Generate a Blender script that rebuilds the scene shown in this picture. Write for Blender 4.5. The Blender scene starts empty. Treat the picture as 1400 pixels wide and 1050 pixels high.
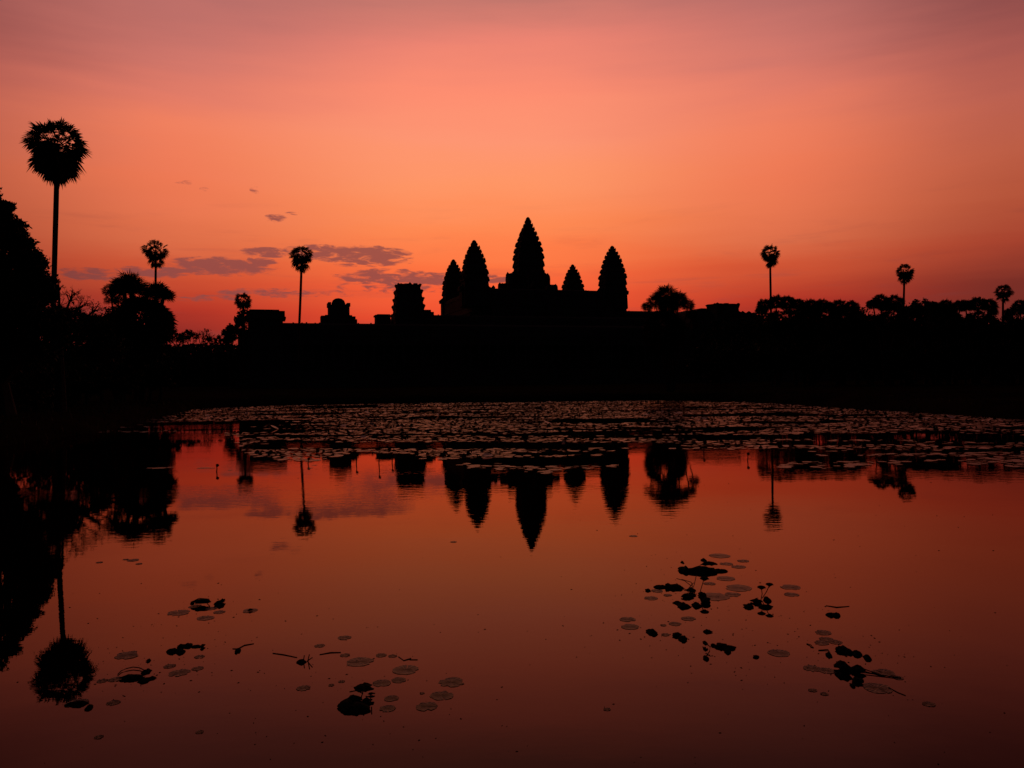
import bpy, bmesh, math, random
from mathutils import Vector, Matrix, noise as mnoise

SC = bpy.context.scene
COL = SC.collection
R = math.radians
random.seed(11)

# ------------------------------------------------------------------ camera
F = 1110.0                     # focal length in photograph pixels (1400 wide)
CAM_H = 1.7
ROLL = R(0.65)
PITCH = -math.atan(5.7 / F)
right = Vector((math.cos(ROLL), 0, -math.sin(ROLL)))
fwd = Vector((0, math.cos(PITCH), math.sin(PITCH)))
up = right.cross(fwd).normalized()
right = fwd.cross(up).normalized()
cd = bpy.data.cameras.new('camera')
cd.sensor_width = 36.0
cd.lens = F / 1400 * 36.0
cd.clip_start = 0.05
cd.clip_end = 9000
cam = bpy.data.objects.new('camera', cd)
COL.objects.link(cam)
cam.matrix_world = Matrix(((right.x, up.x, -fwd.x, 0),
                           (right.y, up.y, -fwd.y, 0),
                           (right.z, up.z, -fwd.z, CAM_H),
                           (0, 0, 0, 1)))
SC.camera = cam
SC.render.resolution_x = 1024
SC.render.resolution_y = 768


def ray(px, py):
    return right * ((px - 700) / F) + up * ((525 - py) / F) + fwd


def at(px, py, D):
    """world point seen at photograph position (px, py), D metres away along +Y"""
    d = ray(px, py)
    p = d * (D / d.y)
    return Vector((p.x, p.y, p.z + CAM_H))


def on_water(px, py, z=0.0):
    d = ray(px, py)
    t = (z - CAM_H) / d.z
    return Vector((d.x * t, d.y * t, z))


def mpp(D):
    return D / F


# ------------------------------------------------------------------ sky
SC.view_settings.view_transform = 'Standard'
SC.view_settings.look = 'None'
SC.view_settings.exposure = 0.0
SC.view_settings.gamma = 1.0
world = bpy.data.worlds.new("World")
SC.world = world
world.use_nodes = True
WT = world.node_tree
for n in list(WT.nodes):
    WT.nodes.remove(n)


def lin(c):
    return tuple((v / 255 / 12.92) if v / 255 <= 0.04045 else ((v / 255 + 0.055) / 1.055) ** 2.4 for v in c)


class NT:
    """tiny helper that chains math nodes"""
    def __init__(s, tree):
        s.t = tree

    def m(s, op, a, b=None, c=None):
        n = s.t.nodes.new('ShaderNodeMath')
        n.operation = op
        for i, v in enumerate((a, b, c)):
            if v is None:
                continue
            if isinstance(v, (int, float)):
                n.inputs[i].default_value = v
            else:
                s.t.links.new(v, n.inputs[i])
        return n.outputs[0]

    def ramp(s, fac, stops, interp='LINEAR'):
        n = s.t.nodes.new('ShaderNodeValToRGB')
        n.color_ramp.interpolation = interp
        e = n.color_ramp.elements
        while len(e) > 1:
            e.remove(e[-1])
        e[0].position = stops[0][0]
        e[0].color = (*stops[0][1], 1)
        for p, c in stops[1:]:
            k = e.new(p)
            k.color = (*c, 1)
        s.t.links.new(fac, n.inputs[0])
        return n.outputs[0]

    def mix(s, fac, a, b, blend='MIX'):
        n = s.t.nodes.new('ShaderNodeMix')
        n.data_type = 'RGBA'
        n.blend_type = blend
        for idx, v in ((0, fac), (6, a), (7, b)):
            if isinstance(v, (int, float)):
                n.inputs[idx].default_value = v
            elif isinstance(v, tuple):
                n.inputs[idx].default_value = (*v, 1)
            else:
                s.t.links.new(v, n.inputs[idx])
        return n.outputs[2]

    def smooth(s, x, lo, hi):
        n = s.t.nodes.new('ShaderNodeMapRange')
        n.interpolation_type = 'SMOOTHSTEP'
        n.inputs[1].default_value = lo
        n.inputs[2].default_value = hi
        s.t.links.new(x, n.inputs[0])
        return n.outputs[0]

    def noise(s, vec, scale, detail=3, rough=0.5, dist=0.0):
        n = s.t.nodes.new('ShaderNodeTexNoise')
        n.inputs['Scale'].default_value = scale
        n.inputs['Detail'].default_value = detail
        n.inputs['Roughness'].default_value = rough
        n.inputs['Distortion'].default_value = dist
        s.t.links.new(vec, n.inputs['Vector'])
        return n.outputs[0]

    def mapping(s, vec, scale=(1, 1, 1), rot=(0, 0, 0), loc=(0, 0, 0)):
        n = s.t.nodes.new('ShaderNodeMapping')
        n.inputs['Scale'].default_value = scale
        n.inputs['Rotation'].default_value = rot
        n.inputs['Location'].default_value = loc
        s.t.links.new(vec, n.inputs['Vector'])
        return n.outputs[0]


W = NT(WT)
tc = WT.nodes.new('ShaderNodeTexCoord')
sep = WT.nodes.new('ShaderNodeSeparateXYZ')
WT.links.new(tc.outputs['Generated'], sep.inputs[0])
DX, DY, DZ = sep.outputs
az = W.m('ARCTAN2', DX, DY)                       # 0 = towards the dawn, radians
el = W.m('ARCSINE', W.m('MINIMUM', W.m('MAXIMUM', DZ, -1.0), 1.0))
comb = WT.nodes.new('ShaderNodeCombineXYZ')
WT.links.new(az, comb.inputs[0])
WT.links.new(el, comb.inputs[1])
AE = comb.outputs[0]
# streaks of thin high cloud, slightly tilted, shift the gradient up and down
streak = W.noise(W.mapping(AE, scale=(1.2, 9.0, 1), rot=(0, 0, R(-7))), 2.2, 4, 0.55, 0.3)
streak2 = W.noise(W.mapping(AE, scale=(2.0, 26.0, 1), rot=(0, 0, R(-4)), loc=(3, 1, 0)), 2.0, 3, 0.5, 0.2)
els = W.m('ADD', el, W.m('MULTIPLY', W.m('SUBTRACT', streak, 0.5), 0.05))
els = W.m('ADD', els, W.m('MULTIPLY', W.m('SUBTRACT', streak2, 0.5), 0.018))
fac = W.m('DIVIDE', els, math.pi / 2)


def stops(lst):
    return [(max(0.0, d / 90.0), lin(c)) for d, c in lst]


CENTRE = stops([(0, (205, 60, 36)), (4.2, (236, 76, 46)), (6.2, (248, 96, 56)), (8.2, (254, 118, 66)), (10.5, (255, 137, 82)),
                (13.5, (255, 150, 102)), (16.5, (254, 150, 115)), (19.5, (254, 142, 113)), (22.5, (236, 132, 114)),
                (25.6, (188, 117, 108)), (30, (105, 70, 76)), (42, (36, 27, 36)), (60, (14, 12, 18)), (90, (9, 8, 13))])
EDGE = stops([(0, (100, 38, 34)), (5.5, (120, 46, 38)), (8.0, (165, 66, 46)), (10.5, (180, 84, 58)), (13.5, (188, 94, 70)),
              (16.5, (186, 96, 80)), (19.0, (168, 88, 80)), (21.5, (146, 79, 76)), (24.5, (114, 66, 70)),
              (30, (60, 40, 50)), (42, (26, 20, 28)), (60, (13, 11, 17)), (90, (9, 8, 13))])
MID = stops([(0, (120, 38, 34)), (3.6, (148, 45, 38)), (4.7, (176, 52, 38)), (7.5, (208, 84, 52)), (9.2, (220, 109, 72)), (11.2, (232, 118, 80)),
             (13.1, (238, 121, 84)), (16.0, (240, 128, 95)), (18.3, (227, 124, 103)), (20.6, (207, 118, 106)), (24.8, (175, 106, 103)),
             (30, (84, 57, 64)), (42, (32, 24, 32)), (60, (14, 12, 18)), (90, (9, 8, 13))])
BACK = stops([(0, (20, 15, 22)), (10, (26, 19, 27)), (25, (20, 16, 24)), (50, (13, 11, 18)), (90, (9, 8, 13))])
cC = W.ramp(fac, CENTRE)
cE = W.ramp(fac, EDGE)
cM = W.ramp(fac, MID)
cB = W.ramp(fac, BACK)
aabs = W.m('ABSOLUTE', W.m('ADD', az, 0.035))
aj = W.m('ADD', aabs, W.m('MULTIPLY', W.m('SUBTRACT', streak, 0.5), 0.08))
wM = W.smooth(aj, R(3), R(22))
wE = W.smooth(aj, R(19), R(35))
wB = W.smooth(aabs, R(38), R(95))
sky = W.mix(wM, cC, cM)
sky = W.mix(wE, sky, cE)
sky = W.mix(wB, sky, cB)
# low dawn clouds, placed by direction: (px, py, half width, half height, density)
CL = [(125, 376, 46, 8, .75), (205, 372, 40, 7, .7), (245, 369, 40, 7, .8), (305, 364, 58, 11, 1.0), (350, 358, 26, 5, .8),
      (365, 345, 32, 6, .85), (440, 346, 46, 10, .9), (492, 350, 62, 13, 1.05), (520, 356, 40, 7, .8),
      (515, 378, 52, 10, .75), (560, 382, 55, 12, .9), (600, 384, 30, 8, .8), (545, 392, 75, 10, .6), (680, 381, 26, 6, .75),
      (370, 401, 60, 7, .5), (290, 408, 55, 6, .35), (450, 402, 40, 6, .35),
      (377, 298, 13, 5, .8), (352, 260, 9, 4.5, .6), (250, 249, 11, 4, .55), (279, 258, 6, 3, .45), (404, 292, 14, 2.5, .4)]
cn = W.noise(W.mapping(AE, scale=(.8, 3.0, 1)), 62.0, 6, 0.62, 0.5)
cn2 = W.noise(W.mapping(AE, scale=(1, 3.5, 1), loc=(5, 2, 0)), 22.0, 3, 0.5)
tot = None
for (px, py, hw, hh, dn) in CL:
    d = ray(px, py).normalized()
    a0, e0 = math.atan2(d.x, d.y), math.asin(d.z)
    ca = math.cos(a0)
    xx = W.m('MULTIPLY', W.m('SUBTRACT', az, a0), F / (hw * 1.2))
    yy = W.m('MULTIPLY', W.m('SUBTRACT', el, e0), F / (hh * 1.15))
    # flat base, soft top
    q = W.m('ADD', W.m('MULTIPLY', xx, xx), W.m('MULTIPLY', yy, yy))
    v = W.m('MULTIPLY', W.m('MAXIMUM', W.m('SUBTRACT', 1.25, q), 0.0), dn)
    tot = v if tot is None else W.m('MAXIMUM', tot, v)
dens = W.m('ADD', W.m('MULTIPLY', tot, 0.8), W.m('MULTIPLY', W.m('SUBTRACT', cn, 0.5), 3.0))
dens = W.m('ADD', dens, W.m('MULTIPLY', W.m('SUBTRACT', cn2, 0.5), 1.6))
dens = W.m('MULTIPLY', dens, W.smooth(tot, 0.0, 0.35))
cm = W.smooth(dens, 0.15, 0.85)
cloud_col = W.mix(wE, lin((140, 74, 70)), lin((110, 55, 55)))
sky = W.mix(W.m('MULTIPLY', cm, 0.86), sky, cloud_col)
# faint wisps elsewhere near the horizon
wn = W.noise(W.mapping(AE, scale=(1, 8, 1), loc=(2, 7, 0)), 7.0, 5, 0.6, 0.3)
wm = W.m('MULTIPLY', W.smooth(wn, 0.52, 0.8), W.m('MULTIPLY', W.smooth(el, 0.02, 0.06), W.m('SUBTRACT', 1.0, W.smooth(el, 0.13, 0.24))))
sky = W.mix(W.m('MULTIPLY', wm, 0.35), sky, cloud_col)
bg = WT.nodes.new('ShaderNodeBackground')
WT.links.new(sky, bg.inputs[0])
bg.inputs[1].default_value = 1.0
wo = WT.nodes.new('ShaderNodeOutputWorld')
WT.links.new(bg.outputs[0], wo.inputs[0])


# ------------------------------------------------------------------ materials
def material(name, c1, c2, scale=2.0, rough=0.9, spec=0.2, bump=0.2, bscale=None, stretch=(1, 1, 1)):
    m = bpy.data.materials.new(name)
    m.use_nodes = True
    t = m.node_tree
    N = NT(t)
    b = t.nodes['Principled BSDF']
    g = t.nodes.new('ShaderNodeTexCoord')
    v = N.mapping(g.outputs['Object'], scale=stretch)
    n1 = N.noise(v, scale, 5, 0.6)
    n2 = N.noise(v, scale * 0.23, 2, 0.5)
    f = N.m('ADD', N.m('MULTIPLY', n1, 0.6), N.m('MULTIPLY', n2, 0.4))
    t.links.new(N.ramp(f, [(0.35, c1), (0.65, c2)]), b.inputs['Base Color'])
    b.inputs['Roughness'].default_value = rough
    b.inputs['Specular IOR Level'].default_value = spec
    bp = t.nodes.new('ShaderNodeBump')
    bp.inputs['Strength'].default_value = bump
    bp.inputs['Distance'].default_value = 0.05
    t.links.new(N.noise(v, bscale or scale * 4, 4, 0.6), bp.inputs['Height'])
    t.links.new(bp.outputs[0], b.inputs['Normal'])
    return m


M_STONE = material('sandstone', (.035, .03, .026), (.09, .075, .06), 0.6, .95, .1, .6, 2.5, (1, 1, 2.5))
M_LATER = material('laterite', (.04, .028, .02), (.1, .065, .045), 0.8, .95, .1, .6)
M_LEAF = material('leaf', (.014, .024, .008), (.04, .06, .02), 1.5, .75, .15, .2)
M_PALM = material('palm_leaf', (.016, .028, .01), (.045, .06, .022), 1.2, .7, .15, .2)
M_DRY = material('dry_leaf', (.025, .018, .01), (.06, .045, .028), 1.2, .9, .1, .2)
M_BARK = material('bark', (.02, .016, .012), (.06, .048, .036), 3.0, .95, .1, .7, 14, (1, 1, .3))
M_SOIL = material('grass_ground', (.009, .009, .004), (.034, .024, .011), .35, 1.0, 0.0, .5, 5)
M_LOTUS = material('lotus_leaf', (.008, .01, .005), (.02, .022, .01), 12, .9, .04, .4, 40)
M_STEM = material('lotus_stem', (.015, .018, .008), (.04, .035, .018), 20, .7, .2, .2, 60)


def pad_material(name, rough, spec, veins):
    m = bpy.data.materials.new(name)
    m.use_nodes = True
    t = m.node_tree
    N = NT(t)
    b = t.nodes['Principled BSDF']
    g = t.nodes.new('ShaderNodeTexCoord')
    n1 = N.noise(g.outputs['Object'], 9.0, 4, 0.6)
    t.links.new(N.ramp(n1, [(0.35, (.018, .026, .01)), (0.65, (.05, .045, .018))]), b.inputs['Base Color'])
    b.inputs['Roughness'].default_value = rough
    b.inputs['Specular IOR Level'].default_value = spec
    h = N.noise(g.outputs['Object'], 22.0, 3, 0.6)
    if veins:
        s = t.nodes.new('ShaderNodeSeparateXYZ')
        t.links.new(g.outputs['Object'], s.inputs[0])
        a = N.m('ARCTAN2', s.outputs[0], s.outputs[1])
        v = N.m('ABSOLUTE', N.m('SINE', N.m('MULTIPLY', a, 8.0)))
        h = N.m('ADD', N.m('MULTIPLY', h, 0.8), N.m('MULTIPLY', v, 0.38))
    bp = t.nodes.new('ShaderNodeBump')
    bp.inputs['Strength'].default_value = 0.35
    bp.inputs['Distance'].default_value = 0.006
    t.links.new(h, bp.inputs['Height'])
    t.links.new(bp.outputs[0], b.inputs['Normal'])
    return m


M_PAD = pad_material('lily_pad_leaf', .33, .17, False)
M_PADV = pad_material('lily_pad_veined', .3, .06, True)


def water_material():
    m = bpy.data.materials.new('pond_water')
    m.use_nodes = True
    t = m.node_tree
    N = NT(t)
    t.nodes.remove(t.nodes['Principled BSDF'])
    df = t.nodes.new('ShaderNodeBsdfDiffuse')
    df.inputs[0].default_value = (.004, .0022, .0015, 1)
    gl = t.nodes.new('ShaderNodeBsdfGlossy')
    gl.inputs['Color'].default_value = (1.0, .66, .55, 1)      # warm tint painted into the reflection to darken and redden it
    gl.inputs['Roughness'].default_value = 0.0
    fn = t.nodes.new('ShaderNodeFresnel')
    fn.inputs['IOR'].default_value = 1.205  # set below real water so the mirrored sky comes out dimmer
    mx = t.nodes.new('ShaderNodeMixShader')
    t.links.new(fn.outputs[0], mx.inputs[0])
    t.links.new(df.outputs[0], mx.inputs[1])
    t.links.new(gl.outputs[0], mx.inputs[2])
    t.links.new(mx.outputs[0], t.nodes['Material Output'].inputs[0])
    g = t.nodes.new('ShaderNodeTexCoord')
    P = g.outputs['Object']
    slow = N.noise(N.mapping(P, scale=(.5, .5, 1), rot=(0, 0, .2)), 0.8, 2, 0.5)
    fine = N.noise(N.mapping(P, scale=(1.0, 2.2, 1), rot=(0, 0, -.12)), 3.2, 3, 0.55)
    patch = N.smooth(N.noise(N.mapping(P, scale=(.6, 1.4, 1)), .22, 2, .5), .38, .66)
    sp = t.nodes.new('ShaderNodeSeparateXYZ')
    t.links.new(P, sp.inputs[0])
    far = N.smooth(sp.outputs[1], 5.0, 13.0)        # the breeze ruffles open water more than the near shore
    amp = N.m('ADD', .18, N.m('MULTIPLY', N.m('MULTIPLY', far, patch), 1.7))
    h = N.m('ADD', N.m('MULTIPLY', slow, .5), N.m('MULTIPLY', N.m('MULTIPLY', fine, amp), .5))
    bp = t.nodes.new('ShaderNodeBump')
    bp.inputs['Strength'].default_value = 1.0
    bp.inputs['Distance'].default_value = 0.0022
    t.links.new(h, bp.inputs['Height'])
    t.links.new(bp.outputs[0], gl.inputs['Normal'])
    t.links.new(bp.outputs[0], fn.inputs['Normal'])
    return m


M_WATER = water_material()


# ------------------------------------------------------------------ object helpers
class MB:
    """collects vertices and faces; build() links them as ONE mesh object"""
    def __init__(s):
        s.v = []
        s.f = []

    def add(s, vs, fs):
        n = len(s.v)
        s.v.extend(tuple(p) for p in vs)
        s.f.extend(tuple(i + n for i in f) for f in fs)

    def prism(s, poly0, z0, poly1, z1):
        n = len(poly0)
        vs = [(p[0], p[1], z0) for p in poly0] + [(p[0], p[1], z1) for p in poly1]
        fs = [tuple(range(n - 1, -1, -1)), tuple(range(n, 2 * n))]
        for i in range(n):
            j = (i + 1) % n
            fs.append((i, j, n + j, n + i))
        s.add(vs, fs)

    def box(s, x0, x1, y0, y1, z0, z1):
        s.prism([(x0, y0), (x1, y0), (x1, y1), (x0, y1)], z0, [(x0, y0), (x1, y0), (x1, y1), (x0, y1)], z1)

    def tube(s, pts, rad, n=6, cap=True):
        pts = [Vector(p) for p in pts]
        rings = []
        for i, p in enumerate(pts):
            d = (pts[min(i + 1, len(pts) - 1)] - pts[max(i - 1, 0)])
            if d.length < 1e-6:
                d = Vector((0, 0, 1))
            d.normalize()
            a = d.cross(Vector((0, 1, 0)) if abs(d.y) < .9 else Vector((1, 0, 0))).normalized()
            b = d.cross(a)
            r = rad[i] if isinstance(rad, (list, tuple)) else rad
            rings.append([p + (a * math.cos(2 * math.pi * k / n) + b * math.sin(2 * math.pi * k / n)) * r for k in range(n)])
        vs = [q for r_ in rings for q in r_]
        fs = []
        for i in range(len(pts) - 1):
            for k in range(n):
                k2 = (k + 1) % n
                fs.append((i * n + k, i * n + k2, (i + 1) * n + k2, (i + 1) * n + k))
        if cap and n > 2:
            fs.append(tuple(range(n - 1, -1, -1)))
            fs.append(tuple((len(pts) - 1) * n + k for k in range(n)))
        s.add(vs, fs)

    def build(s, name, mat, parent=None, smooth=False, loc=None):
        me = bpy.data.meshes.new(name)
        me.from_pydata(s.v, [], s.f)
        me.update()
        if smooth:
            me.polygons.foreach_set('use_smooth', [True] * len(me.polygons))
        me.materials.append(mat)
        o = bpy.data.objects.new(name, me)
        COL.objects.link(o)
        if parent:
            o.parent = parent
        if loc:
            o.location = loc
        return o


def tag(o, label, cat, group=None, kind=None):
    if label:
        o['label'] = label
    if cat:
        o['category'] = cat
    if group:
        o['group'] = group
    if kind:
        o['kind'] = kind
    return o


def empty(name, loc, rz=0.0):
    e = bpy.data.objects.new(name, None)
    e.empty_display_size = .3
    e.location = loc
    e.rotation_euler = (0, 0, rz)
    COL.objects.link(e)
    return e


def vn(x, y, z=0.0):
    return mnoise.noise(Vector((x, y, z)))


# ------------------------------------------------------------------ pond and ground
GZ = 0.55
edge_px = [(150, 589), (205, 573), (270, 559), (380, 554.5), (500, 552), (610, 550.5), (700, 550), (800, 548.5), (900, 547.5),
           (980, 548.5), (1050, 551), (1150, 558), (1280, 566), (1400, 574)]
shore = [on_water(*p) for p in edge_px]
shore = [Vector((-14, 1.2, 0)), Vector((-13.6, 12, 0)), Vector((-14.2, 22, 0))] + shore + \
        [Vector((19.6, 22, 0)), Vector((19.4, 10, 0)), Vector((19, 1.2, 0)), Vector((9, 1.5, 0)), Vector((0, 1.6, 0)), Vector((-8, 1.4, 0))]
# resample finely and make the edge uneven
fine = []
for i, p in enumerate(shore):
    q = shore[(i + 1) % len(shore)]
    n = max(1, int((q - p).length / 0.8))
    for k in range(n):
        fine.append(p.lerp(q, k / n))
cen = Vector((2, 28, 0))
ring0 = []
for p in fine:
    o_ = (p - cen).normalized()
    ring0.append(p + o_ * (vn(p.x * .5, p.y * .5) * .35 + vn(p.x * 2, p.y * 2, 4) * .12))


def ring_at(off, z, jit=0.0):
    out = []
    for p in ring0:
        o_ = (p - cen).normalized()
        out.append((p.x + o_.x * off, p.y + o_.y * off, z + jit * vn(p.x * .7, p.y * .7, off)))
    return out


rings = [ring_at(-1.2, -.7), ring_at(0, -.02), ring_at(.35, .18, .1), ring_at(.9, .42, .12), ring_at(1.8, GZ, .1), ring_at(4, GZ, .08),
         ring_at(9, GZ + .02, .1), ring_at(20, GZ + .05, .15), ring_at(60, GZ, .1), ring_at(200, GZ + .1, 0), ring_at(600, GZ), ring_at(6500, GZ)]
gb = MB()
nv = len(ring0)
vs = [p for r_ in rings for p in r_]
fs = []
for i in range(len(rings) - 1):
    for k in range(nv):
        k2 = (k + 1) % nv
        fs.append((i * nv + k2, i * nv + k, (i + 1) * nv + k, (i + 1) * nv + k2))
gb.add(vs, fs)
ground = tag(gb.build('ground', M_SOIL, smooth=True), None, None, kind='structure')
wb = MB()
wb.add([(-24, -3, 0), (26, -3, 0), (26, 66, 0), (-24, 66, 0)], [(0, 1, 2, 3)])
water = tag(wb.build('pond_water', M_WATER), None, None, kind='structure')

# grass tufts along the banks: one uncountable mass
tb = MB()
rg = random.Random(5)
for i in range(9000):
    p = ring0[rg.randrange(nv)]
    if p.y < 3 and abs(p.x) < 12:
        continue
    o_ = (p - cen).normalized()
    off = rg.random() ** 1.6 * 6 + .05
    x, y = p.x + o_.x * off + rg.uniform(-.5, .5), p.y + o_.y * off + rg.uniform(-.4, .4)
    z = min(GZ, .42 * off) if off < 1.6 else GZ
    h = rg.uniform(.05, .2)
    a = rg.uniform(0, 6.28)
    w = rg.uniform(.012, .03)
    lx, ly = rg.uniform(-.08, .08), rg.uniform(-.08, .08)
    tb.add([(x - w * math.cos(a), y - w * math.sin(a), z - .06), (x + w * math.cos(a), y + w * math.sin(a), z - .06), (x + lx, y + ly, z + h)], [(0, 1, 2)])
tag(tb.build('bank_grass', M_LEAF), 'short dark grass growing along the banks of the pond', 'grass', kind='stuff')


# ------------------------------------------------------------------ temple
def redent(r, steps=2, s=.12):
    """square of half width r with stepped-in corners"""
    q = []
    d = r * s
    pts = []
    for k in range(steps):
        pts.append((r - k * d, r - (steps - k) * d))
        pts.append((r - (k + 1) * d, r - (steps - k) * d))
    pts.append((r - steps * d, r))
    out = []
    for k in range(4):
        c, sn = [(1, 0), (0, 1), (-1, 0), (0, -1)][k]
        for x, y in pts:
            out.append((x * c - y * sn, x * sn + y * c))
    return out


def spike(mb, x, y, z, w, h):
    mb.add([(x - w, y - w, z), (x + w, y - w, z), (x + w, y + w, z), (x - w, y + w, z),
            (x - w * 1.1, y - w * 1.1, z + h * .45), (x + w * 1.1, y - w * 1.1, z + h * .45), (x + w * 1.1, y + w * 1.1, z + h * .45), (x - w * 1.1, y + w * 1.1, z + h * .45),
            (x, y, z + h)],
           [(3, 2, 1, 0), (0, 1, 5, 4), (1, 2, 6, 5), (2, 3, 7, 6), (3, 0, 4, 7), (4, 5, 8), (5, 6, 8), (6, 7, 8), (7, 4, 8)])


def tower_mesh(r0, zbase, zsh, ztip, prof, tiers, seed):
    """lotus-bud tower: redented body, stepped tiers with cornices and antefixes"""
    rr = random.Random(seed)
    mb = MB()

    def rad(t):
        for i in range(len(prof) - 1):
            a, b = prof[i], prof[i + 1]
            if a[0] <= t <= b[0]:
                return r0 * (a[1] + (b[1] - a[1]) * (t - a[0]) / (b[0] - a[0]))
        return r0 * prof[-1][1]
    mb.prism(redent(r0 * 1.04), zbase, redent(r0 * .98), zsh)
    for dx, dy in ((1, 0), (-1, 0), (0, 1), (0, -1)):          # false doors with pediments
        w = r0 * .42
        e = r0 * 1.16
        x0, x1 = (e * dx * .6, e * dx) if dx else (-w, w)
        y0, y1 = (e * dy * .6, e * dy) if dy else (-w, w)
        hb = (zsh - zbase)
        mb.box(min(x0, x1), max(x0, x1), min(y0, y1), max(y0, y1), zbase - .1, zbase + hb * .72)
        spike(mb, (x0 + x1) / 2 * 1.05, (y0 + y1) / 2 * 1.05, zbase + hb * .7, w * .8, hb * .35)
    # tier heights shrink upwards
    H = ztip - zsh
    ws = [1.0 * (0.90 ** k) for k in range(tiers)]
    tot_ = sum(ws) / .93
    z = zsh
    for k in range(tiers):
        h = H * ws[k] / tot_
        t0 = 1 - (z - zsh) / H
        t1 = 1 - (z + h - zsh) / H
        ra, rb = rad(t0), rad(t1)
        rm = (ra * .42 + rb * .58) * rr.uniform(.965, 1.035)
        mb.prism(redent(rm * .96), z - .06, redent(rm * .93), z + h * .38)
        mb.prism(redent(rm * .94), z + h * .34, redent(rm * 1.03), z + h * .48)
        mb.prism(redent(rm * 1.03), z + h * .48, redent(rm * 1.01), z + h * .78)
        mb.prism(redent(rm * 1.0), z + h * .78, redent((rm + rb) * .485), z + h * 1.0)
        na = 5 if k < tiers - 2 else 3
        for sd in range(4):
            c, sn = [(1, 0), (0, 1), (-1, 0), (0, -1)][sd]
            for j in range(na):
                if rr.random() < .2:
                    continue
                u = (j / (na - 1) * 2 - 1)
                xr = rm * (.96 - .15 * abs(u) ** 3)
                yr = rm * u * .8
                x, y = xr * c - yr * sn, xr * sn + yr * c
                spike(mb, x, y, z + h * .74, rm * rr.uniform(.08, .12), h * rr.uniform(.35, .6))
        z += h
    zt = z
    return mb, zt, rad(1 - (zt - zsh) / H)


def add_tower(parent, x, y, r0, zbase, zsh, ztip, prof, tiers, seed, label=None):
    mb, zt, rt = tower_mesh(r0, zbase, zsh, ztip, prof, tiers, seed)
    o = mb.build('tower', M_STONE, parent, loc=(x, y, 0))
    if label:
        o['label'] = label
    f = MB()
    f.tube([(0, 0, zt - .1), (0, 0, zt + (ztip - zt) * .35), (0, 0, zt + (ztip - zt) * .7), (0, 0, ztip)],
           [rt * 1.0, rt * 1.08, rt * .8, rt * .35], 10)
    f.build('finial', M_STONE, o)
    return o


def gallery_mesh(mb, x0, x1, yc, w, z0, zw, zr, along='x'):
    """wall with a corbel-vaulted roof running along an axis, ridge crest on top"""
    n = 7
    prof = [(-w, z0), (-w, zw)]
    prof.append((-w * 1.08, zw))
    for k in range(n + 1):
        a = math.pi * k / n
        prof.append((-w * 1.05 * math.cos(a), zw + .15 + (zr - zw - .15) * math.sin(a) ** .8))
    prof += [(w * 1.08, zw), (w, zw), (w, z0)]
    m = len(prof)
    if along == 'x':
        vs = [(x0, yc + p[0], p[1]) for p in prof] + [(x1, yc + p[0], p[1]) for p in prof]
    else:
        vs = [(yc + p[0], x0, p[1]) for p in prof] + [(yc + p[0], x1, p[1]) for p in prof]
    fs = [tuple(range(m)), tuple(range(2 * m - 1, m - 1, -1))]
    for i in range(m):
        j = (i + 1) % m
        fs.append((i, m + i, m + j, j))
    mb.add(vs, fs)
    L = x1 - x0
    k = int(L / .9)
    rr = random.Random(int(abs(x0 * 7 + zr * 3)))
    for i in range(k):                                   # ridge crest stones, many missing
        if rr.random() < .55:
            continue
        t = x0 + (i + .5) * L / k
        q = .16
        if along == 'x':
            mb.box(t - q, t + q, yc - .1, yc + .1, zr - .25, zr + rr.uniform(.05, .2))
        else:
            mb.box(yc - .1, yc + .1, t - q, t + q, zr - .25, zr + rr.uniform(.05, .2))


ROTT = R(17)
temple = tag(empty('temple', (6.5, 310, GZ), ROTT), 'great stone temple with five pointed lotus-bud towers above stepped terraces, centre of the skyline', 'temple')
TZ = -GZ   # children use absolute heights above the water


def tpart(mb, name, mat=None, label=None):
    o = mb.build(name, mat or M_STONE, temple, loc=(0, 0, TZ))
    if label:
        o['label'] = label
    return o


P_MAIN = [(0, .08), (.06, .15), (.16, .31), (.38, .60), (.6, .86), (.78, .97), (1, 1.0)]
P_CORN = [(0, .08), (.06, .17), (.18, .41), (.37, .67), (.61, .89), (.8, .98), (1, 1.0)]
t0 = add_tower(temple, 0.3, 0, 5.3, 33 + TZ, 43.2 + TZ, 63.7 + TZ, P_MAIN, 9, 1, 'tallest tower, in the middle of the five')
for (x, y, sd, lb) in ((-26.9, -23, 2, 'left front corner tower'), (24.9, -22.8, 3, 'right front corner tower'),
                       (-23.9, 22.1, 4, 'low tower at the left edge of the group'), (28.1, 25, 5, 'small tower right of the tallest one')):
    add_tower(temple, x, y, 4.3, 27 + TZ, 34.5 + TZ, 50.0 + TZ, P_CORN, 8, sd, lb)
# cross-shaped porches round the central tower
pm = MB()
for along in ('x', 'y'):
    gallery_mesh(pm, -8.2, 8.2, 0, 2.4, 33, 39.6, 42.0, along)
    gallery_mesh(pm, -11.4, 11.4, 0, 2.0, 32, 36.0, 38.2, along)
for dx, dy in ((8.2, 0), (-8.2, 0), (0, 8.2), (0, -8.2), (11.4, 0), (-11.4, 0), (0, 11.4), (0, -11.4)):
    big = abs(dx) + abs(dy) < 9
    spike(pm, dx * .98, dy * .98, (40.5 if big else 37), .55, 2.2 if big else 1.6)
pm.box(-9, 9, -9, 9, 30, 34.5)
tpart(pm, 'central_porch')
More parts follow.
